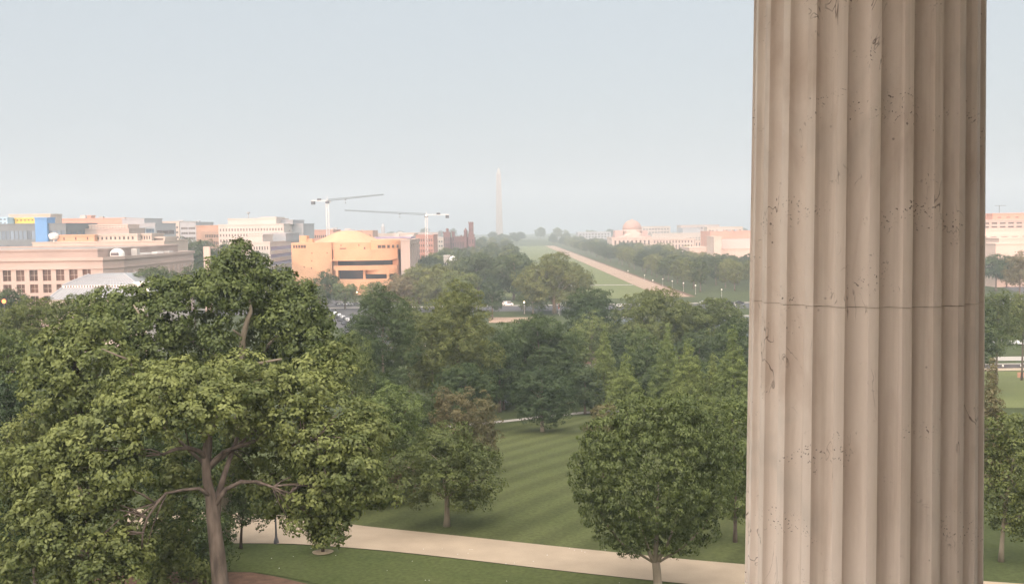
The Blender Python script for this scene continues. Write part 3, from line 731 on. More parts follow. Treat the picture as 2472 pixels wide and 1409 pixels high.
for pp, r in (((1583,1360),(1570,1340),(1560,1310),(1540,1230)), .17),(((1583,1360),(1598,1335),(1612,1312),(1640,1230)), .17),(((1583,1360),(1583,1330),(1585,1290),(1590,1150)), .22),(((1583,1360),(1650,1320),(1700,1270),(1730,1200)), .1),(((1583,1360),(1500,1310),(1460,1260),(1430,1180)), .1):
    mb.tube([tp(*q) for q in pp], [r, r*0.85, r*0.65, r*0.2], 8)
mb.build('trunk', M_bark_pale, t4, smooth=True)

# --- other trees one can tell apart, nearest first
T = tree
T('broadleaf_tree', 1775, 965, 1310, 85, 84, L_mid, 'broad', 'tree half hidden behind the column, right of the globe shaped tree', q=0.9)
T('broadleaf_tree', 1078, 1030, 1240, 132, 98, L_olive, 'broad', 'wide olive green tree standing alone at the left edge of the striped lawn', M_bark_pale, base_px=(1078,1270), q=0.85)
T('broadleaf_tree', 960, 1110, 1250, 62, 101, L_brown, 'oval', 'small brownish tree tucked against the left side of the wide olive tree on the lawn', q=0.85)
T('broadleaf_tree', 1078, 932, 1110, 46, 118, L_brown, 'oval', 'bronze tinged narrow tree, left one of the three behind the wide olive tree', q=0.8)
T('broadleaf_tree', 1130, 937, 1110, 38, 122, L_brown, 'oval', 'bronze tinged narrow tree, middle one of the three behind the wide olive tree', q=0.8)
T('broadleaf_tree', 1175, 945, 1120, 36, 118, L_brown, 'oval', 'bronze tinged narrow tree, right one of the three behind the wide olive tree', q=0.8)
T('broadleaf_tree', 950, 925, 1120, 82, 112, L_con, 'oval', 'fresh green upright tree between the huge left tree and the bronze trees', q=0.9)
T('broadleaf_tree', 1022, 945, 1080, 45, 128, L_dark, 'oval', 'dark green tree peeping between the fresh green tree and the bronze trees', q=0.9)
T('broadleaf_tree', 595, 1165, 1280, 62, 90, L_dark, 'small', 'small dark tree with straight black trunk beside the leaning trunk, at the path edge', M_bark_dark, base_px=(580,1324), q=0.8)
T('sapling', 782, 1235, 1316, 30, 80, L_mid, 'small', 'sapling with thin trunk in a ring of mulch on the near lawn', M_bark_dark, base_px=(779,1334), q=0.8)
T('broadleaf_tree', 1308, 885, 1037, 81, 172, L_cool, 'oval', 'round blue green tree with short trunk at the far end of the striped lawn', M_bark_pale, base_px=(1309,1042), q=0.75)
T('broadleaf_tree', 1412, 888, 1022, 53, 186, L_cool, 'oval', 'blue green tree right behind the round one at the far end of the striped lawn', q=0.75)
T('conifer', 1512, 858, 985, 48, 150, L_con, 'cone', 'cone shaped tree nearest to the globe shaped tree, shortest of the conical ones', q=0.8)
T('conifer', 1458, 788, 960, 42, 188, L_con, 'cone', 'slim cone shaped tree, leftmost of the conical ones', q=0.75)
T('conifer', 1612, 790, 960, 46, 178, L_con, 'cone', 'cone shaped tree in the middle of the conical group, behind the curved footpath', q=0.75)
T('conifer', 1662, 825, 985, 62, 152, L_con, 'cone', 'broadest cone shaped tree, standing above the globe shaped tree', q=0.8)
T('conifer', 1768, 795, 1000, 62, 150, L_con, 'cone', 'tall cone shaped tree touching the left side of the column', q=0.8)
T('conifer', 1722, 860, 1000, 38, 160, L_con, 'cone', 'narrow cone shaped tree between the broadest one and the tall one at the column', q=0.8)
T('broadleaf_tree', 1555, 788, 962, 57, 205, L_mid, 'round', 'rounded green tree between the slim left conical tree and the middle one', q=0.8)
T('broadleaf_tree', 1645, 960, 1060, 60, 130, L_mid, 'broad', 'leafy tree low behind the crown of the globe shaped tree', q=0.8)
T('broadleaf_tree', 1455, 975, 1050, 45, 112, L_brown, 'small', 'greyish flowering small tree at the upper left shoulder of the globe shaped tree', q=0.8)
T('broadleaf_tree', 925, 692, 982, 90, 165, L_dark, 'oval', 'tall dark tree with pinkish trunk showing, right of the huge left trees', M_bark_pale, q=0.8)
T('broadleaf_tree', 1105, 676, 962, 108, 178, L_olive, 'broad', 'large olive green tree at the middle of the park', q=0.8)
T('broadleaf_tree', 1042, 760, 982, 66, 172, L_olive, 'oval', 'tree filling the gap between the tall dark tree and the large olive green one', q=0.8)
T('broadleaf_tree', 1302, 760, 957, 108, 205, L_dark, 'broad', 'wide dark green tree right of the large olive green tree', q=0.8)
T('broadleaf_tree', 1205, 800, 982, 66, 192, L_dark, 'oval', 'dark tree between the large olive green tree and the wide dark green tree', q=0.8)
T('broadleaf_tree', 1160, 830, 972, 77, 200, L_cool, 'broad', 'low blue green tree under the large olive green tree', q=0.8)
T('broadleaf_tree', 1428, 750, 872, 61, 262, L_mid, 'round', 'medium tree with smooth round crown right of the wide dark green tree', q=0.75)
T('broadleaf_tree', 1425, 692, 812, 75, 300, L_dark, 'oval', 'dark tree with domed top in front of the long green lawn', q=0.75)
T('broadleaf_tree', 1578, 697, 842, 97, 262, L_olive, 'broad', 'broad rusty topped tree in front of the sandy walk', q=0.8)
T('broadleaf_tree', 1722, 722, 872, 95, 262, L_olive, 'broad', 'broad tree left of the column, right of the rusty topped tree', q=0.8)
T('broadleaf_tree', 1500, 800, 922, 50, 235, L_dark, 'oval', 'dark tree behind the slim left conical tree', q=0.75)
T('broadleaf_tree', 1690, 800, 922, 66, 240, L_dark, 'oval', 'dark tree behind the broadest conical tree', q=0.75)
T('broadleaf_tree', 1338, 616, 745, 92, 455, L_olive, 'broad', 'big tree at the near end of the long green lawn', M_bark_pale, q=0.8)
T('broadleaf_tree', 1285, 690, 755, 40, 440, L_mid, 'small', 'small tree with pale trunk beside the road, below the big tree at the lawn end', M_bark_pale, base_px=(1287,757), q=0.75)
T('broadleaf_tree', 1188, 675, 755, 30, 430, L_cool, 'oval', 'narrow dark tree beside the road behind the large olive green tree', q=0.75)
T('broadleaf_tree', 1240, 612, 720, 62, 540, L_dark, 'broad', 'dark tree left of the big tree at the lawn end', q=0.75)
T('broadleaf_tree', 1150, 612, 720, 62, 560, L_dark, 'broad', 'dark tree of the clump behind the road, second one left of the big tree', q=0.75)
T('broadleaf_tree', 1062, 640, 740, 62, 470, L_olive, 'broad', 'spreading olive tree behind the large olive green tree, close to the road', q=0.75)
T('broadleaf_tree', 1110, 655, 730, 50, 450, L_mid, 'round', 'rounded tree behind the top of the large olive green tree', q=0.75)
T('broadleaf_tree', 1010, 640, 720, 45, 520, L_olive, 'broad', 'tree at the right foot of the orange curved museum', q=0.75)
T('broadleaf_tree', 970, 660, 740, 45, 470, L_brown, 'broad', 'brownish tree in front of the right end of the orange museum', q=0.75)
T('broadleaf_tree', 900, 680, 745, 34, 480, L_mid, 'round', 'round topped tree under the middle of the orange museum, right one of a pair', q=0.75)
T('broadleaf_tree', 832, 680, 735, 34, 490, L_mid, 'round', 'round topped tree under the dark windows of the orange museum, left one of a pair', q=0.75)
T('broadleaf_tree', 788, 655, 735, 32, 505, L_dark, 'oval', 'tree with wispy top against the left half of the orange museum', q=0.75)
T('broadleaf_tree', 735, 680, 740, 42, 480, L_olive, 'broad', 'tree at the left foot of the orange museum', q=0.75)
T('broadleaf_tree', 682, 640, 720, 30, 520, L_dark, 'oval', 'dark tree between the striped office side and the orange museum', q=0.75)
T('broadleaf_tree', 625, 600, 700, 28, 430, L_dark, 'oval', 'dark tree in front of the white office with two dark windows', q=0.75)
T('broadleaf_tree', 552, 585, 700, 42, 560, L_dark, 'broad', 'dark tree in front of the big white office block', q=0.75)
T('broadleaf_tree', 440, 578, 640, 38, 620, L_dark, 'broad', 'dark tree beyond the roof of the long limestone building', q=0.75)
T('broadleaf_tree', 485, 580, 660, 40, 640, L_dark, 'broad', 'dark tree beyond the right end of the long limestone building', q=0.75)
T('broadleaf_tree', 505, 620, 700, 40, 560, L_cool, 'broad', 'dark tree around the foot of the tall pale slab', q=0.75)
T('broadleaf_tree', 375, 648, 720, 62, 350, L_dark, 'broad', 'dark bushy tree before the slit windows of the limestone building', q=0.8)
T('broadleaf_tree', 468, 640, 720, 34, 400, L_dark, 'oval', 'dark tree at the right corner of the limestone building', q=0.8)
T('broadleaf_tree', 25, 700, 802, 55, 270, L_cool, 'broad', 'dark tree under the limestone building at the left edge, near the orange light', q=0.8)
T('broadleaf_tree', 70, 722, 900, 85, 135, L_olive, 'broad', 'olive tree at the left edge below the limestone building', q=0.85)
T('broadleaf_tree', 185, 712, 860, 80, 128, L_olive, 'broad', 'olive tree below the glass roofs of the greenhouse', q=0.85)
T('broadleaf_tree', 20, 800, 990, 75, 100, L_mid, 'broad', 'green tree cut by the left edge of the picture, halfway down', q=0.85)
T('broadleaf_tree', 15, 910, 1060, 60, 84, L_cool, 'broad', 'dark blue green tree low at the left edge', q=0.85)
T('broadleaf_tree', 70, 1010, 1160, 90, 70, L_bright, 'broad', 'feathery yellow green tree at the left edge behind the huge tree', q=0.85)
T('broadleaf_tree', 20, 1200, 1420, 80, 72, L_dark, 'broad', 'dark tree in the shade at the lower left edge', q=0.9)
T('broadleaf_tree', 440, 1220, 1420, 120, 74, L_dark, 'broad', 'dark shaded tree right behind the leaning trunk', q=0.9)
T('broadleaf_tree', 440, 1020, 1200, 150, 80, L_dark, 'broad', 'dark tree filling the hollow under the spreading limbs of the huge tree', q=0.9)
T('broadleaf_tree', 850, 800, 1000, 60, 125, L_mid, 'oval', 'mid green tree at the right shoulder of the tall left tree', q=0.85)
T('broadleaf_tree', 880, 960, 1230, 80, 100, L_mid, 'broad', 'green tree behind the right side of the huge left tree', q=0.85)
T('broadleaf_tree', 905, 900, 1040, 55, 138, L_dark, 'broad', 'dark low tree right of the pointed pale monument', q=0.85)
T('broadleaf_tree', 1120, 880, 1007, 82, 160, L_dark, 'broad', 'dark low tree right behind the three bronze tinged trees', q=0.85)
T('broadleaf_tree', 1215, 880, 987, 50, 196, L_dark, 'broad', 'dark tree above the grey van in the park', q=0.85)
T('broadleaf_tree', 1290, 860, 982, 77, 215, L_dark, 'broad', 'dark tree right behind the round blue green tree', q=0.85)
T('broadleaf_tree', 1385, 800, 922, 50, 235, L_mid, 'broad', 'mid green tree between the wide dark green tree and the slim conical one', q=0.85)
T('broadleaf_tree', 1640, 740, 872, 55, 285, L_dark, 'broad', 'dark tree right of the rusty topped tree', q=0.85)
T('broadleaf_tree', 1560, 830, 982, 61, 190, L_dark, 'broad', 'dark tree between the slim left conical tree and the curved footpath', q=0.85)
T('broadleaf_tree', 1700, 880, 1032, 66, 170, L_dark, 'broad', 'dark tree at the foot of the conical trees, near the column', q=0.85)
T('broadleaf_tree', 880, 760, 922, 44, 210, L_dark, 'broad', 'dark tree at the right end of the diagonal avenue', q=0.85)
T('broadleaf_tree', 1260, 775, 900, 60, 290, L_mid, 'broad', 'mid green tree on the park side of the small orange gravel patch', q=0.85)
T('broadleaf_tree', 1500, 775, 880, 50, 300, L_mid, 'broad', 'mid green tree left of the rusty topped one, at the pool edge', q=0.85)
T('broadleaf_tree', 985, 720, 900, 55, 235, L_olive, 'broad', 'olive tree between the avenue cars and the large olive green tree', q=0.85)
T('broadleaf_tree', 1355, 850, 970, 50, 200, L_dark, 'broad', 'dark tree between the two blue green trees and the wide dark one', q=0.85)
T('broadleaf_tree', 1650, 735, 830, 55, 330, L_olive, 'broad', 'olive tree between the rusty topped tree and its right neighbour', q=0.85)
T('broadleaf_tree', 1775, 770, 900, 50, 225, L_dark, 'broad', 'dark tree behind the tall conical tree by the column', q=0.85)
# right of the column
T('broadleaf_tree', 2408, 700, 850, 50, 235, L_olive, 'broad', 'olive tree just right of the column, above the park paths', q=0.8)
T('broadleaf_tree', 2470, 705, 840, 45, 245, L_olive, 'broad', 'tree at the right edge, above the park paths', q=0.8)
T('broadleaf_tree', 2462, 612, 700, 38, 480, L_brown, 'broad', 'brownish tree at the right edge below the stepped office building', q=0.8)
T('broadleaf_tree', 2405, 618, 675, 40, 560, L_dark, 'broad', 'dark tree below the stepped office building beside the column', q=0.8)
T('conifer', 2392, 872, 1200, 58, 105, L_brown, 'cone', 'bronze green cone shaped tree just right of the column', q=0.85)
T('broadleaf_tree', 2450, 985, 1325, 100, 88, L_hero, 'oval', 'large green tree right of the column with short pale trunk', M_bark_pale, base_px=(2417,1354), q=0.85)
T('broadleaf_tree', 2300, 700, 900, 120, 220, L_dark, 'broad', 'dark tree hidden behind the column', q=0.9)
T('broadleaf_tree', 2050, 760, 982, 176, 210, L_dark, 'broad', 'wide tree hidden behind the column', q=0.9)

# rows of elms along the avenue: a few crowns built once, then copied
protos = []
for i, (kind, w, h, mt_) in enumerate((('broad',17,13,L_dark),('broad',15,14,L_olive),('vase',16,15,L_dark),('broad',18,14,L_cool),('oval',14,14,L_olive))):
    bl = shape_blobs(kind, w, h, 4.0, 900+i)
    e = empty('elm_tree', (0, -3000-i*50, 0)); crown_obj(bl, e, mt_, 0.85, 1.7, 16, 1.9, 900+i); auto_trunk(bl, e, 0.4, M_bark, 900+i, nl=6); protos.append(e)
rg = random.Random(21); used = set()
def elm(x, y, s, label, group, z=None):
    k = rg.randrange(len(protos)); src = protos[k]
    if k not in used: o = src; used.add(k)
    else: o = copy_tree(src)
    o.location = (x, y, TZ(x, y) if z is None else z); o.rotation_euler = (0, 0, rg.uniform(0, 6.28)); o.scale = (s*rg.uniform(.9,1.1), s*rg.uniform(.9,1.1), s*rg.uniform(.88,1.12))
    tag(o, label, 'tree', group)
for row in range(4):
    y = 585+row*5
    while y < 1900:
        elm(ax(y)+121+row*19+rg.uniform(-2,2), y, rg.uniform(0.84,0.98), 'elm in the rows right of the long sandy walk, fading into the haze', 'elms right of the avenue')
        y += 27*(1+max(0,y-700)/400)
for row in range(4):
    y = 610+row*5
    while y < 1900:
        elm(ax(y)+10-row*19+rg.uniform(-2,2), y, rg.uniform(0.92,1.12), 'elm in the rows left of the long green lawn, fading into the haze', 'elms left of the avenue')
        y += 27*(1+max(0,y-700)/400)
for i in range(22):
    x = 195+i*10.5+rg.uniform(-4,4); y = 560+rg.uniform(0,160)
    elm(x, y, rg.uniform(0.9,1.1), 'tree in the belt before the pale stone galleries on the right', 'trees before the stone galleries')
for i in range(26):
    x = -360+i*22; y = 1250+rg.uniform(-60,300)
    if abs(x-ax(y)-20) < 100 and False: continue
    if x > ax(y)-110: continue
    elm(x, y, rg.uniform(0.9,1.2), 'distant tree among the city roofs beyond the orange museum', 'distant trees on the left')
for i in range(28):
    x = -520+i*42+rg.uniform(-12,12)
    if -60 < x-ax(2300) < 60: continue
    elm(x, 2250+rg.uniform(0,500), rg.uniform(1.3,1.8), 'very hazy tree on the low skyline beyond the avenue', 'trees on the far skyline')
for i in range(18):
    a = rg.uniform(0, 6.28); elm(MON[0]+rg.uniform(-160,200), MON[1]-rg.uniform(120,420), rg.uniform(1.0,1.3), 'hazy tree at the foot of the obelisk', 'trees below the obelisk')
print('LEAVES', NLEAF[0])

# ------------------------------------------------------------------ buildings
S_pink   = mat_plain('limestone_pinkish', (0.42, 0.335, 0.30), 0.85, 0.10, 0.05)
S_cream  = mat_plain('cream_concrete', (0.47, 0.40, 0.345), 0.85, 0.08, 0.05)
S_white  = mat_plain('white_stone', (0.51, 0.455, 0.42), 0.85, 0.08, 0.05)
S_marble = mat_plain('gallery_marble', (0.54, 0.43, 0.375), 0.8, 0.07, 0.04)
S_grey   = mat_plain('grey_cladding', (0.34, 0.35, 0.37), 0.7, 0.10, 0.05)
S_slate  = mat_plain('dark_cladding', (0.13, 0.155, 0.17), 0.5, 0.15, 0.05)
S_brick  = mat_plain('red_brick', (0.38, 0.19, 0.14), 0.9, 0.12, 0.05)
S_salmon = mat_plain('salmon_brick', (0.56, 0.30, 0.23), 0.9, 0.10, 0.05)
S_brown  = mat_plain('tan_brick', (0.45, 0.28, 0.20), 0.9, 0.10, 0.05)
S_castle = mat_plain('dark_red_sandstone', (0.16, 0.085, 0.08), 0.9, 0.15, 0.05)
S_golden = mat_plain('golden_rough_limestone', (0.55, 0.315, 0.19), 0.9, 0.10, 0.12, bump=0.2)
S_yellow = mat_plain('yellow_panels', (0.60, 0.42, 0.08), 0.6, 0.08, 0.1)
S_blue   = mat_plain('blue_panels', (0.10, 0.26, 0.52), 0.5, 0.08, 0.1)
S_skyb   = mat_plain('pale_blue_panels', (0.34, 0.52, 0.66), 0.5, 0.08, 0.1)
S_roof   = mat_plain('flat_roof_gravel', (0.30, 0.27, 0.25), 0.9, 0.15, 0.05)
S_roofl  = mat_plain('pale_roof', (0.45, 0.42, 0.40), 0.8, 0.12, 0.05)
S_dome   = mat_plain('dome_sheet', (0.42, 0.30, 0.27), 0.6, 0.08, 0.05)
S_metal  = mat_plain('white_steel', (0.72, 0.70, 0.68), 0.5, 0.06, 0.5)
S_dsteel = mat_plain('dark_steel', (0.10, 0.10, 0.11), 0.5, 0.1, 0.5, metal=0.3)
G_dark   = mat_glass('window_glass_dark', (0.035, 0.030, 0.030))
G_brown  = mat_glass('window_glass_brown', (0.085, 0.045, 0.035))
G_blue   = mat_glass('window_glass_blue', (0.10, 0.14, 0.19))
G_mid    = mat_glass('window_glass_mid', (0.16, 0.14, 0.13))

WIN = {}
def window_mesh(w, h, glass, bars, frame):
    key = (round(w,2), round(h,2), glass.name, bars, frame.name)
    if key in WIN: return WIN[key]
    mb = MB(); mb.add([(-w/2,0,-h/2),(w/2,0,-h/2),(w/2,0,h/2),(-w/2,0,h/2)], [(0,1,2,3)], 0)
    t = min(0.12, w*0.06)
    nb, nh = bars
    for i in range(nb): x = -w/2+w*(i+1)/(nb+1); mb.box(x-t/2, x+t/2, -0.10, -0.01, -h/2, h/2, 1)
    for i in range(nh): z = -h/2+h*(i+1)/(nh+1); mb.box(-w/2, w/2, -0.085, -0.012, z-t/2, z+t/2, 1)
    me = bpy.data.meshes.new('window'); me.from_pydata(mb.v, [], mb.f); me.update()
    me.materials.append(glass); me.materials.append(frame); me.polygons.foreach_set('material_index', mb.mi)
    WIN[key] = me; return me
def facade(mb, p0, p1, z0, z1, spec, wins):
    """a wall from p0 to p1 (outside on its right hand) with real openings"""
    p0 = Vector(p0[:2]); p1 = Vector(p1[:2]); W_ = (p1-p0).length; u = (p1-p0)/W_; nn = Vector((u.y, -u.x))
    def q(s, z, d=0.0): v = p0+u*s-nn*d; return (v.x, v.y, z)
    def quad(s0, s1, a, b):
        if s1-s0 > 1e-4 and b-a > 1e-4: mb.add([q(s0,a),q(s1,a),q(s1,b),q(s0,b)], [(0,1,2,3)])
    if not spec: quad(0, W_, z0, z1); return
    cols, rows = spec['cols'], spec['rows']; fw, fh = spec.get('fw',0.6), spec.get('fh',0.6)
    ml, mr = spec.get('ml',0.03)*W_, spec.get('mr',0.03)*W_; H = z1-z0; mt_, mb_ = spec.get('mt',0.08)*H, spec.get('mb',0.08)*H
    dep = spec.get('dep', 0.35); hs = spec.get('heights')
    quad(0, ml, z0, z1); quad(W_-mr, W_, z0, z1); quad(ml, W_-mr, z0, z0+mb_); quad(ml, W_-mr, z1-mt_, z1)
    cw = (W_-ml-mr)/cols; Hh = H-mt_-mb_
    hs = hs or [1/rows]*rows; zz = z0+mb_
    for r_ in range(rows):
        ch = Hh*hs[r_]; a = zz+ch*(1-fh)/2; b = a+ch*fh
        quad(ml, W_-mr, zz, a); quad(ml, W_-mr, b, zz+ch)
        for c in range(cols):
            s0 = ml+cw*c; x0 = s0+cw*(1-fw)/2; x1 = x0+cw*fw
            quad(s0, x0, a, b); quad(x1, s0+cw, a, b)
            mb.add([q(x0,a),q(x0,a,dep),q(x0,b,dep),q(x0,b)], [(0,1,2,3)]); mb.add([q(x1,a,dep),q(x1,a),q(x1,b),q(x1,b,dep)], [(0,1,2,3)])
            mb.add([q(x0,a),q(x1,a),q(x1,a,dep),q(x0,a,dep)], [(0,1,2,3)]); mb.add([q(x0,b,dep),q(x1,b,dep),q(x1,b),q(x0,b)], [(0,1,2,3)])
            m_ = q((x0+x1)/2, (a+b)/2, dep-0.003)
            wins.append((m_, math.atan2(u.y, u.x), x1-x0, b-a, spec))
        zz += ch
def poly_wall(name, poly, z0, z1, sides, wall, parent, roof=None, cornice=None, glass=None, bars=(0,1), frame=None, par=0.6):
    """walls, roof, cornice and windows of one block; coordinates relative to the parent's origin"""
    mb = MB(); wins = []; n = len(poly)
    for i in range(n): facade(mb, poly[i], poly[(i+1)%n], z0, z1, sides.get(i), wins)
    mb.build(name, wall, parent)
    mb = MB(); mb.prism(offset_poly(poly, -0.02), z1-par-0.2, z1-par); roof_ = mb.build('roof', roof or S_roof, parent)
    ch, co = cornice or (0.7, 0.35)
    mb = MB(); mb.ring(offset_poly(poly, co), offset_poly(poly, -0.4), z1-ch+0.05, z1+0.12); mb.build('cornice', wall, parent)
    for m_, a, w, h, spec in wins[:100]:
        me = window_mesh(w, h, spec.get('glass', glass or G_dark), spec.get('bars', bars), frame or S_cream)
        o = bpy.data.objects.new('window', me); COL.objects.link(o); o.parent = parent; o.location = m_; o.rotation_euler = (0,0,a)
    if len(wins) > 100:
        mb = MB()
        for m_, a, w, h, spec in wins[100:]:
            c, s = math.cos(a)*w/2, math.sin(a)*w/2
            mb.add([(m_[0]-c,m_[1]-s,m_[2]-h/2),(m_[0]+c,m_[1]+s,m_[2]-h/2),(m_[0]+c,m_[1]+s,m_[2]+h/2),(m_[0]-c,m_[1]-s,m_[2]+h/2)], [(0,1,2,3)])
        tag(mb.build('window', glass or G_dark, parent), kind='stuff')
    return roof_
def rect(pl, pr, D, dep, D2=None, y=580):
    """footprint whose front runs between photo columns pl and pr at distance D (right end at D2), going back dep"""
    a = Vector((X(pl, D, y), D)); b = Vector((X(pr, D2 or D, y), D2 or D)); u = (b-a).normalized(); nb = Vector((-u.y, u.x))
    return [tuple(a), tuple(b), tuple(b+nb*dep), tuple(a+nb*dep)]
def rel(poly, o): return [(p[0]-o[0], p[1]-o[1]) for p in poly]
def building(name, label, pl, pr, ytop, D, dep, wall, front=None, right=None, D2=None, z0=0.0, glass=None, bars=(0,1), roof=None, cornice=None, cat='building', left=None, clutter=0, group=None):
    poly = rect(pl, pr, D, dep, D2); zt = Z((pl+pr)/2, ytop, (D+(D2 or D))/2)
    o = Vector(((poly[0][0]+poly[1][0])/2, (poly[0][1]+poly[1][1])/2, 0)); e = empty(name, o, 0, label, cat, group)
    sd = {}
    if front: sd[0] = front
    if right: sd[1] = right
    if left: sd[3] = left
    rf = poly_wall('wall', rel(poly, o), z0, zt, sd, wall, e, roof, cornice, glass, bars)
    rg = random.Random(int(pl*7+D)); u = Vector(poly[1])-Vector(poly[0]); v = Vector(poly[3])-Vector(poly[0])
    for _ in range(clutter):
        s, t = rg.uniform(0.08,0.85), rg.uniform(0.1,0.7); c = Vector(poly[0])+u*s+v*t-Vector(o[:2]); w = rg.uniform(2,7); h = rg.uniform(1.2,3.2); d = rg.uniform(2,5)
        mb = MB(); mb.box(c.x, c.x+w, c.y, c.y+d, zt-0.6, zt-0.6+h); mb.box(c.x+0.3, c.x+w-0.3, c.y+0.3, c.y+d-0.3, zt-0.6+h, zt-0.3+h); mb.build('roof_plant', S_roofl if rg.random() < .6 else S_grey, rf)
    e['_zt'] = zt; del e['_zt']
    return e, o, zt
def block(parent, o, pl, pr, ytop, D, dep, z0, wall, front=None, right=None, name='penthouse', D2=None, **kw):
    poly = rect(pl, pr, D, dep, D2); zt = Z((pl+pr)/2, ytop, D); sd = {}
    if front: sd[0] = front
    if right: sd[1] = right
    poly_wall(name, rel(poly, o), z0, zt, sd, wall, parent, **kw); return zt

# --- long limestone building on the left, with a chamfered corner
DB = 400.0; h0 = Z(200, 622, DB)
poly = [(X(-420,DB,620), DB), (X(247,DB,620), DB), (X(298,411,620), 411), (X(298,411,620)+0.5, 500), (X(298,411,620)-6, 508), (X(-420,DB,620), 508)]
o = Vector((poly[1][0], DB, 0)); e = empty('office_building', o, 0, 'long low limestone building with large brown windows and a slit windowed side', 'building')
pf = rel(poly, o)
poly_wall('wall', pf, 0, h0, {0: dict(cols=20, rows=4, fw=0.62, fh=0.74, ml=0.0, mr=0.035, mt=0.13, mb=0.22, dep=0.7, bars=(1,1), glass=G_brown, heights=[.20,.25,.24,.31]),
    3: None, 2: dict(cols=13, rows=1, fw=0.34, fh=0.9, ml=0.05, mr=0.06, mt=0.22, mb=0.30, dep=0.9, bars=(0,2)), 1: dict(cols=1, rows=1, fw=0.10, fh=0.7, mt=0.3, mb=0.35, dep=0.5)},
    S_pink, e, S_roof, (1.2, 0.7), G_brown, (1,1))
cols_ = MB()
q0, q1 = Vector(pf[2]), Vector(pf[3])
for i in range(14):
    c = q0.lerp(q1, 0.05+0.89*i/13); mbp = MB(); mbp.box(c.x-0.003, c.x+0.6, c.y-0.7, c.y+0.7, 0.05, h0*0.80); mbp.build('pilaster', S_pink, e)
mbp = MB(); mbp.ring(offset_poly(pf, 0.45), offset_poly(pf, -0.02), h0-4.6, h0-4.1); mbp.build('string_course', S_pink, e)
ap = offset_poly(pf, -7.0); za = Z(200, 598, 440)
poly_wall('attic', ap, h0-0.6, za, {}, mat_plain('attic_stone', (0.34,0.27,0.24), 0.9, 0.12, 0.05), e, S_roof, (0.6, 0.4))
mbp = MB(); c = P(283, 604, 412)-o; 
mbp.lathe([(2.9,0),(2.9,1.2),(2.6,2.1),(1.7,2.9),(0.7,3.2),(0.05,3.3)], c.x, c.y, 20); 
for i in range(len(mbp.v)): mbp.v[i] = (mbp.v[i][0], mbp.v[i][1], mbp.v[i][2]+h0+0.13)
mbp.build('skylight', S_metal, e)
mbp = MB(); mbp.box(c.x-1.5, c.x+1.5, c.y-3.1, c.y-2.5, h0+0.5, h0+1.7); mbp.build('skylight_door', S_dsteel, e)
for (px, w, h, mt_) in ((20,7,1.8,S_roofl),(58,5,2.6,S_metal),(330,3.5,3.0,S_roofl),(352,14,0.9,S_metal),(395,9,1.0,S_metal),(430,6,0.9,S_roofl),(225,5,1.8,S_grey),(170,3,1.3,S_grey)):
    d = 421+max(0,px-300)*0.42 if px > 300 else 412; c = P(px, 606, d)-o; mbp = MB(); zb_ = h0+0.14 if px < 300 else h0+0.14
    if px > 300: c.x = pf[2][0]-3.5
    mbp.box(c.x-(w/2 if px<300 else 1.2), c.x+(w/2 if px<300 else 1.2), c.y-(1.5 if px<300 else w/2), c.y+(1.5 if px<300 else w/2), h0-0.55, h0-0.2+h); mbp.build('roof_plant', mt_, e)

# --- penthouse range standing behind its roof
e, o, zt = building('office_building', 'cream building with orange sunlit penthouse, directly behind the long limestone roof', 78, 396, 583, 545, 40, S_cream, cornice=(0.5,0.3), clutter=5)
block(e, o, 138, 228, 567, 548, 20, zt-0.5, mat_plain('sunlit_panels', (0.54,0.31,0.20), 0.8, 0.07, 0.1), dict(cols=3, rows=1, fw=0.12, fh=0.55, mt=.15, mb=.2, dep=.3))  # orange of the low sun painted into this penthouse's wall colour
block(e, o, 229, 332, 565, 552, 20, zt-0.5, S_cream, dict(cols=9, rows=1, fw=0.42, fh=0.6, ml=.02, mr=.06, mt=.2, mb=.2, dep=.4, bars=(0,0)))
block(e, o, 333, 366, 564, 556, 20, zt-0.5, S_cream, dict(cols=4, rows=1, fw=0.5, fh=0.6, ml=.2, mr=.05, mt=.15, mb=.15, dep=.4, bars=(0,0)))
block(e, o, 367, 398, 572, 560, 20, zt-0.5, S_cream, dict(cols=1, rows=1, fw=0.8, fh=0.5, dep=.6))
c = P(122, 583, 543)-o; mbp = MB(); mbp.lathe([(0.4,zt-0.5),(0.4,zt+1.2),(2.2,zt+1.8),(2.7,zt+3.6),(2.3,zt+4.6),(1.2,zt+5.0)], c.x, c.y+4, 18); mbp.build('satellite_dish', S_metal, e)

# --- dark glass block with blue tower and yellow top
e, o, zt = building('office_building', 'dark glass block with a bright blue stair tower and yellow roof storey, far left', -70, 160, 540, 660, 50, S_slate,
    dict(cols=22, rows=4, fw=0.84, fh=0.6, ml=.01, mr=.01, mt=.06, mb=.1, dep=.2, glass=G_blue), dict(cols=6, rows=4, fw=.7, fh=.6), glass=G_blue, bars=(0,0))
block(e, o, 86, 115, 525, 658, 12, 0.05, S_blue, None, name='stair_tower', roof=S_blue)
block(e, o, 38, 86.5, 526, 676, 20, zt-0.55, S_yellow, dict(cols=5, rows=1, fw=.5, fh=.35, mb=.4, dep=.3), roof=S_yellow)
block(e, o, -30, 20, 525, 668, 20, zt-0.55, S_skyb, dict(cols=5, rows=2, fw=.6, fh=.5, dep=.3, glass=G_blue))
block(e, o, 25, 124, 517, 700, 18, zt-0.55, S_cream, dict(cols=10, rows=1, fw=.5, fh=.4, dep=.3))
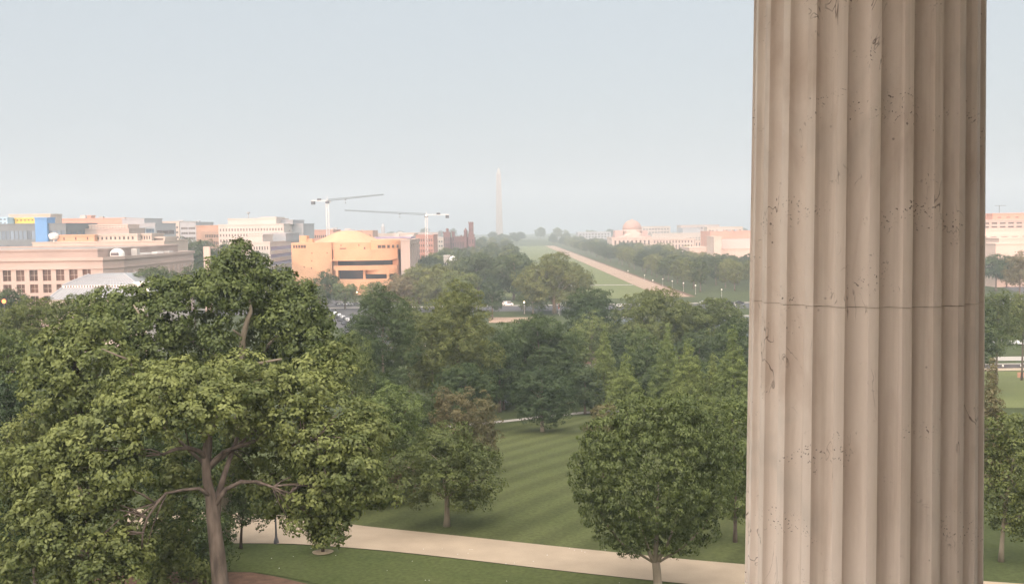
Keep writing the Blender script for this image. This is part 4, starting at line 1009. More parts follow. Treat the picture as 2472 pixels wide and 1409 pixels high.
# --- salmon brick ranges
e, o, zt = building('office_building', 'long salmon brick block right of the blue tower, with a flat dark annexe', 140, 300, 527, 780, 50, S_salmon,
    dict(cols=16, rows=4, fw=.62, fh=.42, ml=.02, mr=.3, mt=.2, mb=.1, dep=.3), clutter=3, bars=(0,0))
block(e, o, 213, 222, 520, 785, 8, zt-0.5, S_salmon)
block(e, o, 296.5, 350, 527, 778, 40, 0.05, S_grey, dict(cols=5, rows=4, fw=.7, fh=.4, ml=.05, mr=.05, mt=.3, dep=.3), name='annexe', glass=G_blue)
e, o, zt = building('office_building', 'peach coloured stepped block with a row of dark windows, before the salmon brick block', 165, 312, 552, 690, 30, S_pink, None, clutter=2)
block(e, o, 216, 309, 542, 694, 22, zt-0.5, S_marble, dict(cols=12, rows=2, fw=.55, fh=.34, mt=.05, mb=.1, dep=.3, bars=(0,0)))
e, o, zt = building('office_building', 'grey stepped office block with horizontal bands, between the salmon block and the pale hazy blocks', 308, 376, 539, 735, 45, S_grey,
    dict(cols=3, rows=6, fw=.92, fh=.45, mt=.05, mb=.05, dep=.4, glass=G_blue), dict(cols=1, rows=6, fw=.92, fh=.45), bars=(2,0))
# --- pale far blocks
building('office_building', 'pale hazy office block with a light top, left of a matching lower one', 386, 434, 534, 1050, 60, S_cream, dict(cols=3, rows=8, fw=.85, fh=.42, dep=.4), bars=(2,0), clutter=1)
building('office_building', 'pale grey hazy office block, right of the matching one with a light top', 436, 474, 536, 1020, 60, S_grey, dict(cols=2, rows=8, fw=.9, fh=.45, dep=.4), dict(cols=2, rows=8, fw=.9, fh=.45), bars=(2,0), clutter=1)
e, o, zt = building('office_building', 'square tan brick office block left of the big white one', 474, 530, 544, 850, 45, S_brown, dict(cols=8, rows=6, fw=.6, fh=.42, ml=.38, mr=.04, mt=.14, mb=.05, dep=.4), bars=(0,0), left=None)
# --- big white office
e, o, zt = building('office_building', 'big white office block with a dense grid of small windows', 528, 686, 541, 800, 78, S_white,
    dict(cols=22, rows=9, fw=.52, fh=.48, ml=.01, mr=.01, mt=.05, mb=.06, dep=.35), dict(cols=2, rows=9, fw=.1, fh=.3), bars=(0,0), glass=G_mid)
block(e, o, 552, 668, 527, 806, 45, zt-0.5, S_white, None); block(e, o, 630, 668, 524, 815, 30, zt-0.5, S_white, None)
block(e, o, 668.5, 708, 531, 822, 45, zt-0.5, S_grey, None, name='rear_block'); block(e, o, 688, 733, 540, 830, 46, 0.05, S_grey, None, name='shaded_side')  # grey of the side block stands in for the white office's shaded flank
c = P(600, 527, 812)-o; mbp = MB(); mbp.tube([(c.x,c.y,c.z),(c.x,c.y,c.z+3.5)], 0.35, 8); mbp.lathe([(0.2,c.z+3.5),(1.6,c.z+4.3),(1.3,c.z+5.2)], c.x, c.y, 12); mbp.build('satellite_dish', S_grey, e)
# --- office with ribbon windows on its side
e, o, zt = building('office_building', 'white office with blue grey ribbon windows on its side, left of the museum', 588, 651, 584, 600, 92, S_white,
    dict(cols=9, rows=6, fw=.42, fh=.4, ml=.04, mr=.04, mt=.04, mb=.05, dep=.4), dict(cols=1, rows=6, fw=.97, fh=.5, ml=.01, mr=.01, mt=.06, dep=.8, glass=G_blue), bars=(0,0))
block(e, o, 599, 634, 566, 606, 26, zt-0.5, S_white, None); block(e, o, 634.5, 690, 563, 640, 40, zt-0.5, S_grey, None)
# --- tall slab
mb = MB(); c = P(501, 640, 470); mb.box(-1.5, 1.5, -0.9, 0.9, 0, Z(501, 597, 470)); mb.box(-1.62, 1.62, -1.0, 1.0, 0, 2.0); mb.box(-1.56, 1.56, -0.96, 0.96, Z(501,597,470), Z(501,597,470)+0.35)
s_ = mb.build('stone_pylon', S_marble); s_.location = (c.x, 470, 0); tag(s_, 'tall narrow pale pylon standing among dark trees right of the limestone building', 'pylon')

# --- greenhouse with glass hip roofs
gl = mat_plain('greenhouse_glass', (0.30, 0.30, 0.31), 0.25, 0.06, 0.1, spec=0.6)
DG = 330.0; c0 = P(238, 665, DG); o = Vector((c0.x, DG+14, 0)); e = empty('greenhouse', o, 0, 'glasshouse with two tiers of pale hipped glass roof behind the foreground trees on the left', 'greenhouse')
def hip(mbx, xl, xr, y0, y1, z0, xtl, xtr, yt0, yt1, z1):
    mbx.add([(xl,y0,z0),(xr,y0,z0),(xr,y1,z0),(xl,y1,z0),(xtl,yt0,z1),(xtr,yt0,z1),(xtr,yt1,z1),(xtl,yt1,z1)], [(0,1,5,4),(1,2,6,5),(2,3,7,6),(3,0,4,7),(4,5,6,7),(3,2,1,0)])
xl, xr = X(150, DG, 690)-o.x, X(332, DG, 690)-o.x; xtl, xtr = X(203, DG+5, 665)-o.x, X(288, DG+5, 665)-o.x
zA = Z(240, 688, DG); zB = Z(240, 663, DG+6); zC = Z(240, 693.5, DG)
mb = MB(); hip(mb, xl, xr, -14, 14, zA, xtl, xtr, -5, 5, zB); mb.build('upper_roof', gl, e)
mb = MB(); mb.ring([(xl,-14),(xr,-14),(xr,14),(xl,14)], [(xl+.5,-13.5),(xr-.5,-13.5),(xr-.5,13.5),(xl+.5,13.5)], zC, zA-0.01); mb.build('clerestory', S_metal, e)
for i in range(26):
    x = xl+0.6+(xr-xl-1.2)*(i+.5)/26; me = window_mesh(0.55, 0.62, G_mid, (0,0), S_metal); w_ = bpy.data.objects.new('window', me); COL.objects.link(w_); w_.parent = e; w_.location = (x, -14.02, (zA+zC)/2)
xl2, xr2 = X(112, DG-8, 718)-o.x, X(352, DG-8, 718)-o.x
mb = MB(); hip(mb, xl2, xr2, -22, 22, Z(240, 722, DG-8), xl, xr, -14, 14, zC); mb.build('lower_roof', gl, e)
mb = MB(); mb.prism([(xl2+.4,-21.6),(xr2-.4,-21.6),(xr2-.4,21.6),(xl2+.4,21.6)], 0, Z(240, 722, DG-8)-0.01); mb.build('wall', S_white, e)
def ribs(nm, xa_, xb_, ya, za_, xc, xd, yb, zb_, n):
    for i in range(n+1):
        t = i/n; mb.tube([(xa_+(xb_-xa_)*t, ya, za_+.06), (xc+(xd-xc)*t, yb, zb_+.06)], 0.09, 4)
mb = MB(); ribs('r', xl, xr, -14, zA, xtl, xtr, -5, zB, 22); ribs('r', xl2, xr2, -22, Z(240,722,DG-8), xl, xr, -14, zC, 30)
for k in (.33,.66): mb.tube([(xl+(xtl-xl)*k,-14+9*k,zA+(zB-zA)*k+.07),(xr+(xtr-xr)*k,-14+9*k,zA+(zB-zA)*k+.07)], 0.1, 4)
mb.tube([(xr,-14,zA+.1),(xtr,-5,zB+.1)], 0.28, 6); mb.tube([(xl,-14,zA+.1),(xtl,-5,zB+.1)], 0.28, 6); mb.tube([(xr2,-22,Z(240,722,DG-8)+.1),(xr,-14,zC+.1)], 0.28, 6); mb.tube([(xl2,-22,Z(240,722,DG-8)+.1),(xl,-14,zC+.1)], 0.28, 6)
mb.tube([(xr,14,zA+.1),(xtr,5,zB+.1)], 0.28, 6)
mb.build('glazing_bars', S_grey, e)
mb = MB(); mb.box(xr-1, xr+4, -15, -9, zC-3.0, zA+0.4); mb.box(xr-1.2, xr+4.2, -15.2, -8.8, zA+0.403, zA+0.8); mb.build('chimney_block', S_metal, e)

# --- curved golden museum
DM = 600.0; o = Vector((X(840, DM), DM+28, 0)); e = empty('museum', o, 0, 'curved golden stone museum with shallow dome and dark horizontal window bands, centre left', 'museum')
def mz(y, D=DM, px=840): return Z(px, y, D)
def mx(px, D=DM): return X(px, D, 620)-o.x
def arc(x0, x1, ybase, bulge, n=14, sk=0.0):
    return [(x0+(x1-x0)*i/n, ybase-bulge*math.sin(math.pi*i/n)**0.8+sk*i/n) for i in range(n+1)]
def slab(name, front, z0, z1, mat=S_golden, back=26.0, smooth=False):
    poly = list(front)+[(front[-1][0], back), (front[0][0], back)]
    mb = MB(); mb.prism(poly, z0, z1); return mb.build(name, mat, e)
xL, xR = mx(703), mx(966)
zroof = mz(583); Y0 = -28.0
left_front = arc(xL, mx(800), Y0+1.0, 3.0, 16)
slab('left_wing', left_front, 0, mz(586, DM, 740), back=24)
slab('core', [(mx(795), Y0+5.5), (mx(958), Y0+7.5)], 0, mz(592), S_golden, 25)
zz = {k: mz(k) for k in (580,586,592,600,604,627,631,641,652,656,674,690)}
slab('upper_bay', arc(mx(803), mx(958), Y0+2.5, 5.5, 22, 2.0), zz[627], mz(603))
slab('upper_terrace', arc(mx(786), mx(900), Y0+5.2, 4.2, 18, 0.0), mz(603)+0.003, zz[586])
slab('upper_right_bay', arc(mx(893), mx(964), Y0+4.2, 4.4, 16, 3.0), mz(603)+0.003, mz(580), back=27)
slab('brow', arc(mx(795), mx(950), Y0+1.8, 6.6, 22, 2.0), zz[627]-0.55, zz[627]-0.003)
slab('window_band', arc(mx(812), mx(944), Y0+4.8, 4.6, 20, 1.6), zz[641], zz[627]-0.553, mat_glass('museum_glass', (0.035,0.035,0.05)))
slab('middle_bay', arc(mx(802), mx(956), Y0+2.2, 5.8, 22, 2.0), zz[652], zz[641]-0.003)
slab('entrance_glass', arc(mx(812), mx(946), Y0+5.2, 3.2, 20, 1.6), 5.0, zz[652]-0.003, mat_glass('museum_glass', (0.035,0.035,0.05)))
slab('lower_wall', arc(mx(880), mx(957), Y0+3.0, 4.6, 14, 2.0), zz[656]-1.6, zz[652]-0.006)
slab('base_wall', arc(mx(800), mx(957), Y0+2.2, 5.8, 22, 2.0), 0, zz[674])
for px in (812, 878, 935): mb = MB(); cx_ = mx(px); mb.box(cx_-0.7, cx_+0.7, Y0+0.6, Y0+6, zz[674], zz[652]-0.02); mb.build('pier', S_golden, e)
# drum and dome
xd, yd = mx(843, 640), 10.0
rd = 88*632/FPX
mb = MB(); mb.lathe([(rd*1.03, mz(600)), (rd*1.03, mz(584,632)), (rd*1.0, mz(583,632)+.1)], xd, yd, 56); mb.build('drum', S_golden, e)
ztop = Z(840, 557, 640); zbs = mz(584, 632); mb = MB()
mb.lathe([(rd*r_, zbs+.1+(ztop-zbs)*h_) for r_, h_ in ((1.0,0.0),(.93,.06),(.80,.20),(.66,.40),(.53,.61),(.41,.79),(.29,.92),(.17,.985),(.08,1.0),(.01,1.0))], xd, yd, 56)
mb.build('dome', S_golden, e, smooth=True)
mb = MB(); mb.box(mx(717), mx(735), Y0+8, Y0+16, mz(588,DM,740), mz(569,DM,740)); mb.box(mx(735.1), mx(748), Y0+9, Y0+16, mz(588,DM,740), mz(577,DM,740)); mb.build('penthouse', S_golden, e)
def slot(pl, pr, yt, yb, fr, dx=0.0):
    mb = MB()
    n = 5
    for i in range(n):
        a = pl+(pr-pl)*(i+.06)/n; b_ = pl+(pr-pl)*(i+.94)/n; cx_ = mx((a+b_)/2)
        yy = fr(cx_); mb.box(mx(a), mx(b_), yy-0.12, yy+1.2, mz(yb), mz(yt))
    return mb
def fr_left(x): t = (x-xL)/(mx(800)-xL); return Y0+1.0-3.0*math.sin(math.pi*min(max(t,0.02),.98))**0.8
slot(708, 741, 590, 597, fr_left).build('window', G_brown, e)
def fr_right(x): t = (x-mx(893))/(mx(964)-mx(893)); return Y0+4.2-4.4*math.sin(math.pi*min(max(t,.02),.98))**.8+3*t
slot(911, 961, 592.5, 600, fr_right).build('window', G_brown, e)
def fr_top(x): t = (x-mx(786))/(mx(900)-mx(786)); return Y0+5.2-4.2*math.sin(math.pi*min(max(t,.02),.98))**.8
for a, b_, yt, yb in ((822,824,590,594),(865,867,590,594),(820,842,598.5,601),(876,881,597,602)):
    mb = MB(); cx_ = mx((a+b_)/2); mb.box(mx(a), mx(b_), fr_top(cx_)-0.1, fr_top(cx_)+1, mz(yb), mz(yt)); mb.build('window', G_brown, e)
for a, yt in ((755,608),(790,608),(754,627),(753,644),(735,641)):
    mb = MB(); cx_ = mx(a); mb.box(cx_-.28, cx_+.28, fr_left(cx_)-0.06, fr_left(cx_)+1, mz(yt+3), mz(yt)); mb.build('window', G_brown, e)

# --- blocks around the museum
e, o, zt = building('office_building', 'pink stone block with tall fins, joined to the right end of the museum', 967, 989, 579, 596, 62, S_pink, None, dict(cols=4, rows=1, fw=.55, fh=.95, mt=.06, mb=.02, dep=.8, bars=(0,3)))
building('office_building', 'brick red office block behind the mast of the right crane', 1004, 1046, 567, 1000, 60, S_brick, dict(cols=8, rows=5, fw=.5, fh=.5, dep=.4), clutter=1, bars=(0,0))
building('office_building', 'long low reddish block left of the museum dome', 733, 805, 555, 950, 40, S_salmon, dict(cols=14, rows=5, fw=.5, fh=.4, dep=.3), bars=(0,0), clutter=2)
building('office_building', 'low beige block beyond the museum dome, right of it', 806, 900, 557, 1050, 40, S_brown, dict(cols=12, rows=5, fw=.5, fh=.4, dep=.3), bars=(0,0), clutter=3)
building('office_building', 'long white roofed block between the museum dome and the right crane', 880, 1000, 564, 1150, 40, S_cream, dict(cols=14, rows=4, fw=.6, fh=.4, dep=.3), bars=(0,0), clutter=4)
building('office_building', 'flat lavender roofed block just above the right end of the museum', 905, 992, 572, 820, 30, mat_plain('lavender_panels', (0.36,0.30,0.42), 0.7, 0.08, 0.1), None, clutter=2)
building('office_building', 'hazy low block between the right crane and the red castle', 1040, 1076, 574, 1250, 50, S_cream, dict(cols=6, rows=4, fw=.6, fh=.4, dep=.3), bars=(0,0), clutter=1)
e, o, zt = building('pavilion', 'small white roofed pavilion in the trees below the red castle', 1070, 1100, 617, 700, 12, S_white, dict(cols=5, rows=1, fw=.7, fh=.6, dep=.4), roof=S_metal, cat='pavilion', bars=(0,0))
mbp = MB(); c = P(1093, 625, 690)-o; mbp.lathe([(3,2),(3,c.z-.8),(2.4,c.z+.8),(1.2,c.z+1.8),(.1,c.z+2.2)], c.x, c.y, 18); mbp.build('white_dome', S_metal, e)
# far clock-tower-like tower
Dt = 1500.0; c = P(925, 570, Dt); zt = Z(925, 544, Dt); mb = MB(); mb.box(-2.6, 2.6, -2.6, 2.6, 0, zt-2); mb.lathe([(3.2,zt-2),(2.6,zt),(0.2,zt+4)], n=4, a0=math.pi/4)
t_ = mb.build('clock_tower', S_grey); t_.location = (c.x, Dt, 0); tag(t_, 'tiny hazy grey tower on the skyline between the two cranes', 'tower')

# --- red castle
DC = 1100.0; o = Vector((X(1110, DC), DC, 0)); e = empty('castle', o, 0, 'dark red sandstone castle with one tall square tower and smaller turrets', 'castle')
def cb(name, pl, pr, ytop, y0, y1, win=None, batt=True):
    a, b_ = X(pl, DC, 590)-o.x, X(pr, DC, 590)-o.x; z1 = Z((pl+pr)/2, ytop, DC)
    poly_wall(name, [(a,y0),(b_,y0),(b_,y1),(a,y1)], 0, z1, {0: win} if win else {}, S_castle, e, S_castle, (0.9, 0.35), bars=(0,0), frame=S_castle)
    if batt:
        n = max(3, int((b_-a)/1.6)); mbx = MB()
        for i in range(n):
            s = a-.3+(b_-a+.6)*i/n; mbx.box(s, s+(b_-a)/n*0.55, y0-.34, y0+.3, z1+.12, z1+1.0)
        mbx.build('battlement', S_castle, e)
    return a, b_, z1
wn_ = lambda c, r: dict(cols=c, rows=r, fw=.32, fh=.6, dep=.5, mt=.12)
cb('main_hall', 1084, 1146, 574, 4, 26, wn_(12,2)); cb('left_tower', 1071, 1087, 561, -2, 10, wn_(3,4)); cb('turret', 1091, 1097.5, 560, 2, 6, wn_(1,4)); cb('low_wing', 1097, 1122, 571.5, -1, 5, wn_(6,2))
cb('great_tower', 1132.5, 1143.5, 537, -3, 3, wn_(2,6)); cb('tower_foot', 1131, 1145.5, 566, -4, 5, wn_(2,3))
for px, ytip, yb, r_, yy in ((1080,551,561,1.5,1),(1124,549.5,559,1.9,1),(1113,566,572,1.0,2)):
    zb_, zt_ = Z(px, yb, DC), Z(px, ytip, DC); mb = MB(); cx_ = X(px, DC, 570)-o.x
    mb.lathe([(r_, 0), (r_, zb_), (r_*1.2, zb_+.1), (r_*1.2, zb_+.6), (0.1, zt_)] if px != 1080 else [(r_,zb_-1),(r_,zb_+2.6),(r_*1.25,zb_+2.9),(r_*.7,zt_)], cx_, yy, 12); mb.build('spire_turret', S_castle, e)

# --- obelisk
mb = MB(); w0, w1 = 8.4, 5.25; H = 169.0; zb_ = TZ(*MON)
mb.add([(-w0,-w0,-1),(w0,-w0,-1),(w0,w0,-1),(-w0,w0,-1),(-w1,-w1,H-17),(w1,-w1,H-17),(w1,w1,H-17),(-w1,w1,H-17),(0,0,H)], [(0,1,5,4),(1,2,6,5),(2,3,7,6),(3,0,4,7),(4,5,8),(5,6,8),(6,7,8),(7,4,8)])
ob = mb.build('obelisk', mat_plain('obelisk_marble', (0.27,0.27,0.27), 0.8, 0.05, 0.02)); ob.location = (MON[0], MON[1], zb_); tag(ob, 'very tall thin stone obelisk almost lost in the haze at the centre', 'obelisk')

# --- domed natural history gallery
DN = 1350.0; o = Vector((X(1531, DN), DN, 0)); e = empty('domed_gallery', o, 0, 'long pinkish stone gallery with a big round dome and pediments, centre right', 'museum')
nx2 = lambda px: X(px, DN, 580)-o.x
def gw(c, r, fh=.7, **k): d = dict(cols=c, rows=r, fw=.42, fh=fh, dep=.9, mt=.12, mb=.08); d.update(k); return d
poly_wall('wing', [(nx2(1573),-2),(nx2(1676),-2),(nx2(1676),60),(nx2(1573),60)], 0, Z(1620,576,DN), {0: gw(13,2, heights=[.72,.28], mt=.1)}, S_marble, e, S_dome, (1.2,.8), G_brown, (0,2))
poly_wall('end_pavilion', [(nx2(1676.5),-6),(nx2(1690),-6),(nx2(1690),40),(nx2(1676.5),40)], 0, Z(1680,580,DN), {0: gw(2,2)}, S_marble, e, S_dome, (1.0,.6), G_brown)
poly_wall('front_block', [(nx2(1476),-8),(nx2(1572.5),-8),(nx2(1572.5),60),(nx2(1476),60)], 0, Z(1520,573,DN), {0: gw(9,2)}, S_marble, e, S_dome, (1.2,.8), G_brown)
mb = MB(); a, b_ = nx2(1490), nx2(1560); z0, z1 = Z(1525,573,DN), Z(1525,565,DN)
def pedim(a, b_, z0, z1, y0, y1): 
    m_ = (a+b_)/2; mb.add([(a,y0,z0),(b_,y0,z0),(m_,y0,z1),(a,y1,z0),(b_,y1,z0),(m_,y1,z1)], [(0,1,2),(5,4,3),(0,2,5,3),(2,1,4,5),(1,0,3,4)])
pedim(a, b_, z0+.15, Z(1528,563,DN), -4, 40); mb.build('pediment', S_marble, e)
mb = MB(); mb.box(nx2(1485), nx2(1572), 4, 40, z0-.5, Z(1530,569,DN)); mb.build('attic', S_dome, e)
mb = MB(); a, b_ = nx2(1508), nx2(1556); pedim(a, b_, Z(1530,567,DN), Z(1532,556,DN), 6, 22); mb.build('drum_gable', S_marble, e)
mb = MB(); a, b_ = nx2(1486), nx2(1506); mb.box(a, b_, 10, 34, z0, Z(1500,556,DN)); mb.build('corner_block', S_dome, e)
mb = MB(); a, b_ = nx2(1553), nx2(1566); mb.box(a, b_, 10, 34, z0, Z(1500,557,DN)); mb.build('corner_block', S_dome, e)
rd = 23.5*DN/FPX; zd0 = Z(1531,553,DN); zd1 = Z(1531,530.5,DN)
mb = MB(); mb.lathe([(rd*1.05, z0), (rd*1.05, zd0-3), (rd*1.12, zd0-2.8), (rd*1.12, zd0-2.2), (rd*1.0, zd0-2.1), (rd*1.0, zd0)], nx2(1531), 24, 40); mb.build('drum', S_marble, e)
mb = MB(); mb.lathe([(rd*math.cos(t), zd0+.01+(zd1-zd0)*math.sin(t)) for t in [R(a_) for a_ in range(0, 86, 8)]]+[(1.2, zd1+.02), (1.0, zd1+1.4)], nx2(1531), 24, 40); mb.build('dome', mat_plain('dome_tiles', (0.38,0.25,0.21), 0.6, 0.08, 0.05), e, smooth=True)

# --- gallery blocks by the column
e, o, zt = building('stone_gallery', 'pink marble gallery with a low gabled roof, left of the column', 1741, 1850, 600, 800, 60, S_marble, dict(cols=9, rows=1, fw=.24, fh=.3, ml=.18, mr=.1, mt=.25, mb=.4, dep=.5), cat='museum', bars=(0,0))
mb = MB(); a, b_ = X(1739,800)-o.x, X(1860,800)-o.x; z0 = zt+.13; zr = Z(1790,578,800); mb.add([(a,-.5,z0),(b_,-.5,z0),(b_,50,z0),(a,50,z0),(a+3,8,zr),(b_,8,zr),(b_,42,zr),(a+3,42,zr)], [(0,1,5,4),(1,2,6,5),(2,3,7,6),(3,0,4,7),(4,5,6,7)]); mb.build('hipped_roof', S_dome, e)
building('stone_gallery', 'tall narrow marble end block of the gallery before the column', 1724, 1742, 571, 790, 30, S_marble, cat='museum')
building('stone_gallery', 'low marble block whose wall shows through the trees between the domed gallery and the column', 1664, 1722, 597, 860, 40, S_marble, dict(cols=8, rows=1, fw=.2, fh=.3, mt=.4, mb=.3), cat='museum', bars=(0,0))
building('office_building', 'long salmon roofed building on the skyline beside the column', 1715, 1850, 558, 1150, 60, S_salmon, dict(cols=18, rows=4, fw=.4, fh=.5, mt=.3, dep=.4), bars=(0,0), clutter=4)
building('office_building', 'long cream office on the skyline between the domed gallery and the column', 1575, 1724, 563, 1750, 60, S_cream, dict(cols=20, rows=4, fw=.4, fh=.5, mt=.3, dep=.4), bars=(0,0), clutter=3)
building('office_building', 'hazy taller block on the skyline right of the domed gallery', 1648, 1690, 550, 1900, 60, S_grey, None, clutter=1)
building('office_building', 'very faint grey block on the skyline left of the domed gallery', 1395, 1475, 560, 2000, 60, S_grey, dict(cols=10, rows=4, fw=.5, fh=.5), bars=(0,0))
# --- stepped office right of the column
e, o, zt = building('office_building', 'stepped pinkish office block with terraces, right of the column', 2330, 2640, 552, 640, 50, S_marble, dict(cols=12, rows=5, fw=.6, fh=.5, mt=.1, mb=.1, ml=.02, mr=.0, dep=.6), clutter=4)
block(e, o, 2300, 2640, 530, 660, 30, zt-.5, S_pink, dict(cols=16, rows=2, fw=.7, fh=.4, mt=.15, dep=.5)); block(e, o, 2395, 2600, 514, 672, 16, zt-.5, S_salmon, dict(cols=9, rows=1, fw=.4, fh=.2, mt=.1, mb=.6))
block(e, o, 2412, 2640, 573, 610, 28, 0.05, S_marble, dict(cols=5, rows=3, fw=.75, fh=.35, ml=.1, mr=.0, mt=.12, mb=.3, dep=.8), name='lower_terrace'); block(e, o, 2404, 2640, 586, 590, 18, 0.05, S_marble, dict(cols=3, rows=2, fw=.75, fh=.3, ml=.35, mr=0, mt=.12, mb=.45, dep=.8), name='front_terrace')
mbp = MB(); c = P(2412, 514, 675)-o; mbp.tube([(c.x,c.y,c.z),(c.x,c.y,c.z+5)], .15, 5); mbp.tube([(c.x-3,c.y,c.z+5),(c.x+5,c.y,c.z+5)], .1, 5); mbp.build('antenna', S_dsteel, e)

# scattered far roofs
rg = random.Random(77)
for i, (px, D, h) in enumerate(((20,900,30),(250,1050,34),(560,1250,36),(640,1400,34),(760,1500,35),(860,1650,34),(960,1500,30),(1010,1700,30),(1750,1500,34),(1690,2100,36),(1580,2200,34),(2420,900,38))):
    w = rg.uniform(22,45); x = X(px, D)
    poly = [(-w,0),(w,0),(w,40),(-w,40)]; e = empty('office_building', (x, D, 0), rg.uniform(-.1,.1), 'hazy flat roofed block among the far skyline roofs', 'building', 'far skyline blocks')
    poly_wall('wall', poly, 0, h, {0: dict(cols=10, rows=4, fw=.6, fh=.45, dep=.4)}, rg.choice([S_cream,S_brown,S_grey,S_pink]), e, bars=(0,0))

# ------------------------------------------------------------------ tower cranes
def crane(D, mast_px, top_y, base_y, tip_px, tip_y, tip_D, cj_px, cj_y, cj_D, label):
    top = P(mast_px, top_y, D); o = Vector((top.x, D, 0)); e = empty('tower_crane', o, 0, label, 'crane'); zt = top.z
    mb = MB(); w = 1.1
    n = int(zt/3.0)
    for sx in (-w,w):
        for sy in (-w,w): mb.tube([(sx,sy,0),(sx,sy,zt-2)], 0.22, 5)
    for i in range(n):
        z0, z1 = i*(zt-2)/n, (i+1)*(zt-2)/n
        for (a, b_) in (((-w,-w),(w,-w)),((w,-w),(w,w)),((w,w),(-w,w)),((-w,w),(-w,-w))):
            p, q = (a, b_) if i % 2 else (b_, a); mb.tube([(p[0],p[1],z0),(q[0],q[1],z1)], 0.12, 4)
    mb.build('mast', S_metal, e)
    mb = MB(); mb.lathe([(1.6,zt-2),(1.9,zt-1.2),(1.9,zt-0.4),(1.3,zt)], n=12); mb.build('slewing_ring', S_dsteel, e)
    tipv = P(tip_px, tip_y, tip_D)-o; cjv = P(cj_px, cj_y, cj_D)-o; hub = Vector((0,0,zt+0.3))
    d = (tipv-hub); L_ = d.length; d.normalize(); side = Vector((-d.y, d.x, 0)).normalized(); up = side.cross(d)*-1
    if up.z < 0: up = -up
    mb = MB(); hh, ww = 1.5, 0.75; n = int(L_/3)
    def sec(t): k = 1-0.55*t; return hub+d*(L_*t)+side*ww*k, hub+d*(L_*t)-side*ww*k, hub+d*(L_*t)+up*hh*k
    A = [sec(i/n) for i in range(n+1)]
    for k in range(3): mb.tube([a[k] for a in A], 0.22, 5)
    for i in range(n):
        a, b_ = A[i], A[i+1]
        for p, q in ((a[0],b_[2]),(b_[2],b_[1]),(a[1],b_[2]),(a[0],b_[1])): mb.tube([p,q], 0.10, 4)
    mb.build('jib', S_slate, e)
    dc = cjv-hub; Lc = dc.length; dc.normalize(); sc_ = Vector((-dc.y, dc.x, 0)).normalized(); mb = MB()
    for s in (-1,1): mb.tube([hub+sc_*s*.9, hub+dc*Lc+sc_*s*.9], 0.3, 5)
    for i in range(8): t = i/7; mb.tube([hub+dc*Lc*t+sc_*.9, hub+dc*Lc*t-sc_*.9], 0.15, 4)
    mb.tube([hub+dc*Lc*.0+Vector((0,0,1.1))+sc_*.9, hub+dc*Lc+Vector((0,0,1.1))+sc_*.9], 0.08, 4); mb.build('counter_jib', S_metal, e)
    c = hub+dc*(Lc*0.92); ang = math.atan2(dc.y, dc.x); M = Matrix.Translation(c) @ Matrix.Rotation(ang, 4, 'Z')
    mb = MB(); mb.box(-1.6,1.6,-1.1,1.1,-3.4,-0.4,0,M); mb.build('counterweight', S_dsteel, e)
    mb = MB(); mb.box(-2.2,1.2,-1.0,1.0,0.4,2.2,0,Matrix.Translation(hub+dc*(Lc*0.55)) @ Matrix.Rotation(ang, 4, 'Z')); mb.build('winch_house', S_dsteel, e)
    mb = MB(); mb.box(-1,1,-.9,.9,-1.6,.7,0,Matrix.Translation(hub+side*1.9+d*.6) @ Matrix.Rotation(ang, 4, 'Z')); mb.build('cab', S_metal, e)
    mb = MB(); mb.tube([hub, hub+Vector((0,0,4.6))], [0.35,0.2], 6); mb.build('tower_head', S_metal, e)
    hk = hub+d*L_*0.33; mb = MB(); mb.box(-.8,.8,-.7,.7,-.9,-.1,0,Matrix.Translation(hk)); mb.tube([hk, hk-Vector((0,0,3))], 0.05, 4); mb.lathe([(.1,hk.z-4),(.5,hk.z-3.6),(.4,hk.z-3)], hk.x, hk.y, 8); mb.build('trolley', S_dsteel, e)
    return e
crane(900, 790, 486, 570, 926, 470.5, 872, 753, 485, 908, 'tower crane left of the obelisk, its jib over the museum dome pointing right')
crane(1000, 1029, 520, 605, 832, 508.5, 975, 1084, 518.5, 1007, 'tower crane nearer the red castle, its jib pointing left')

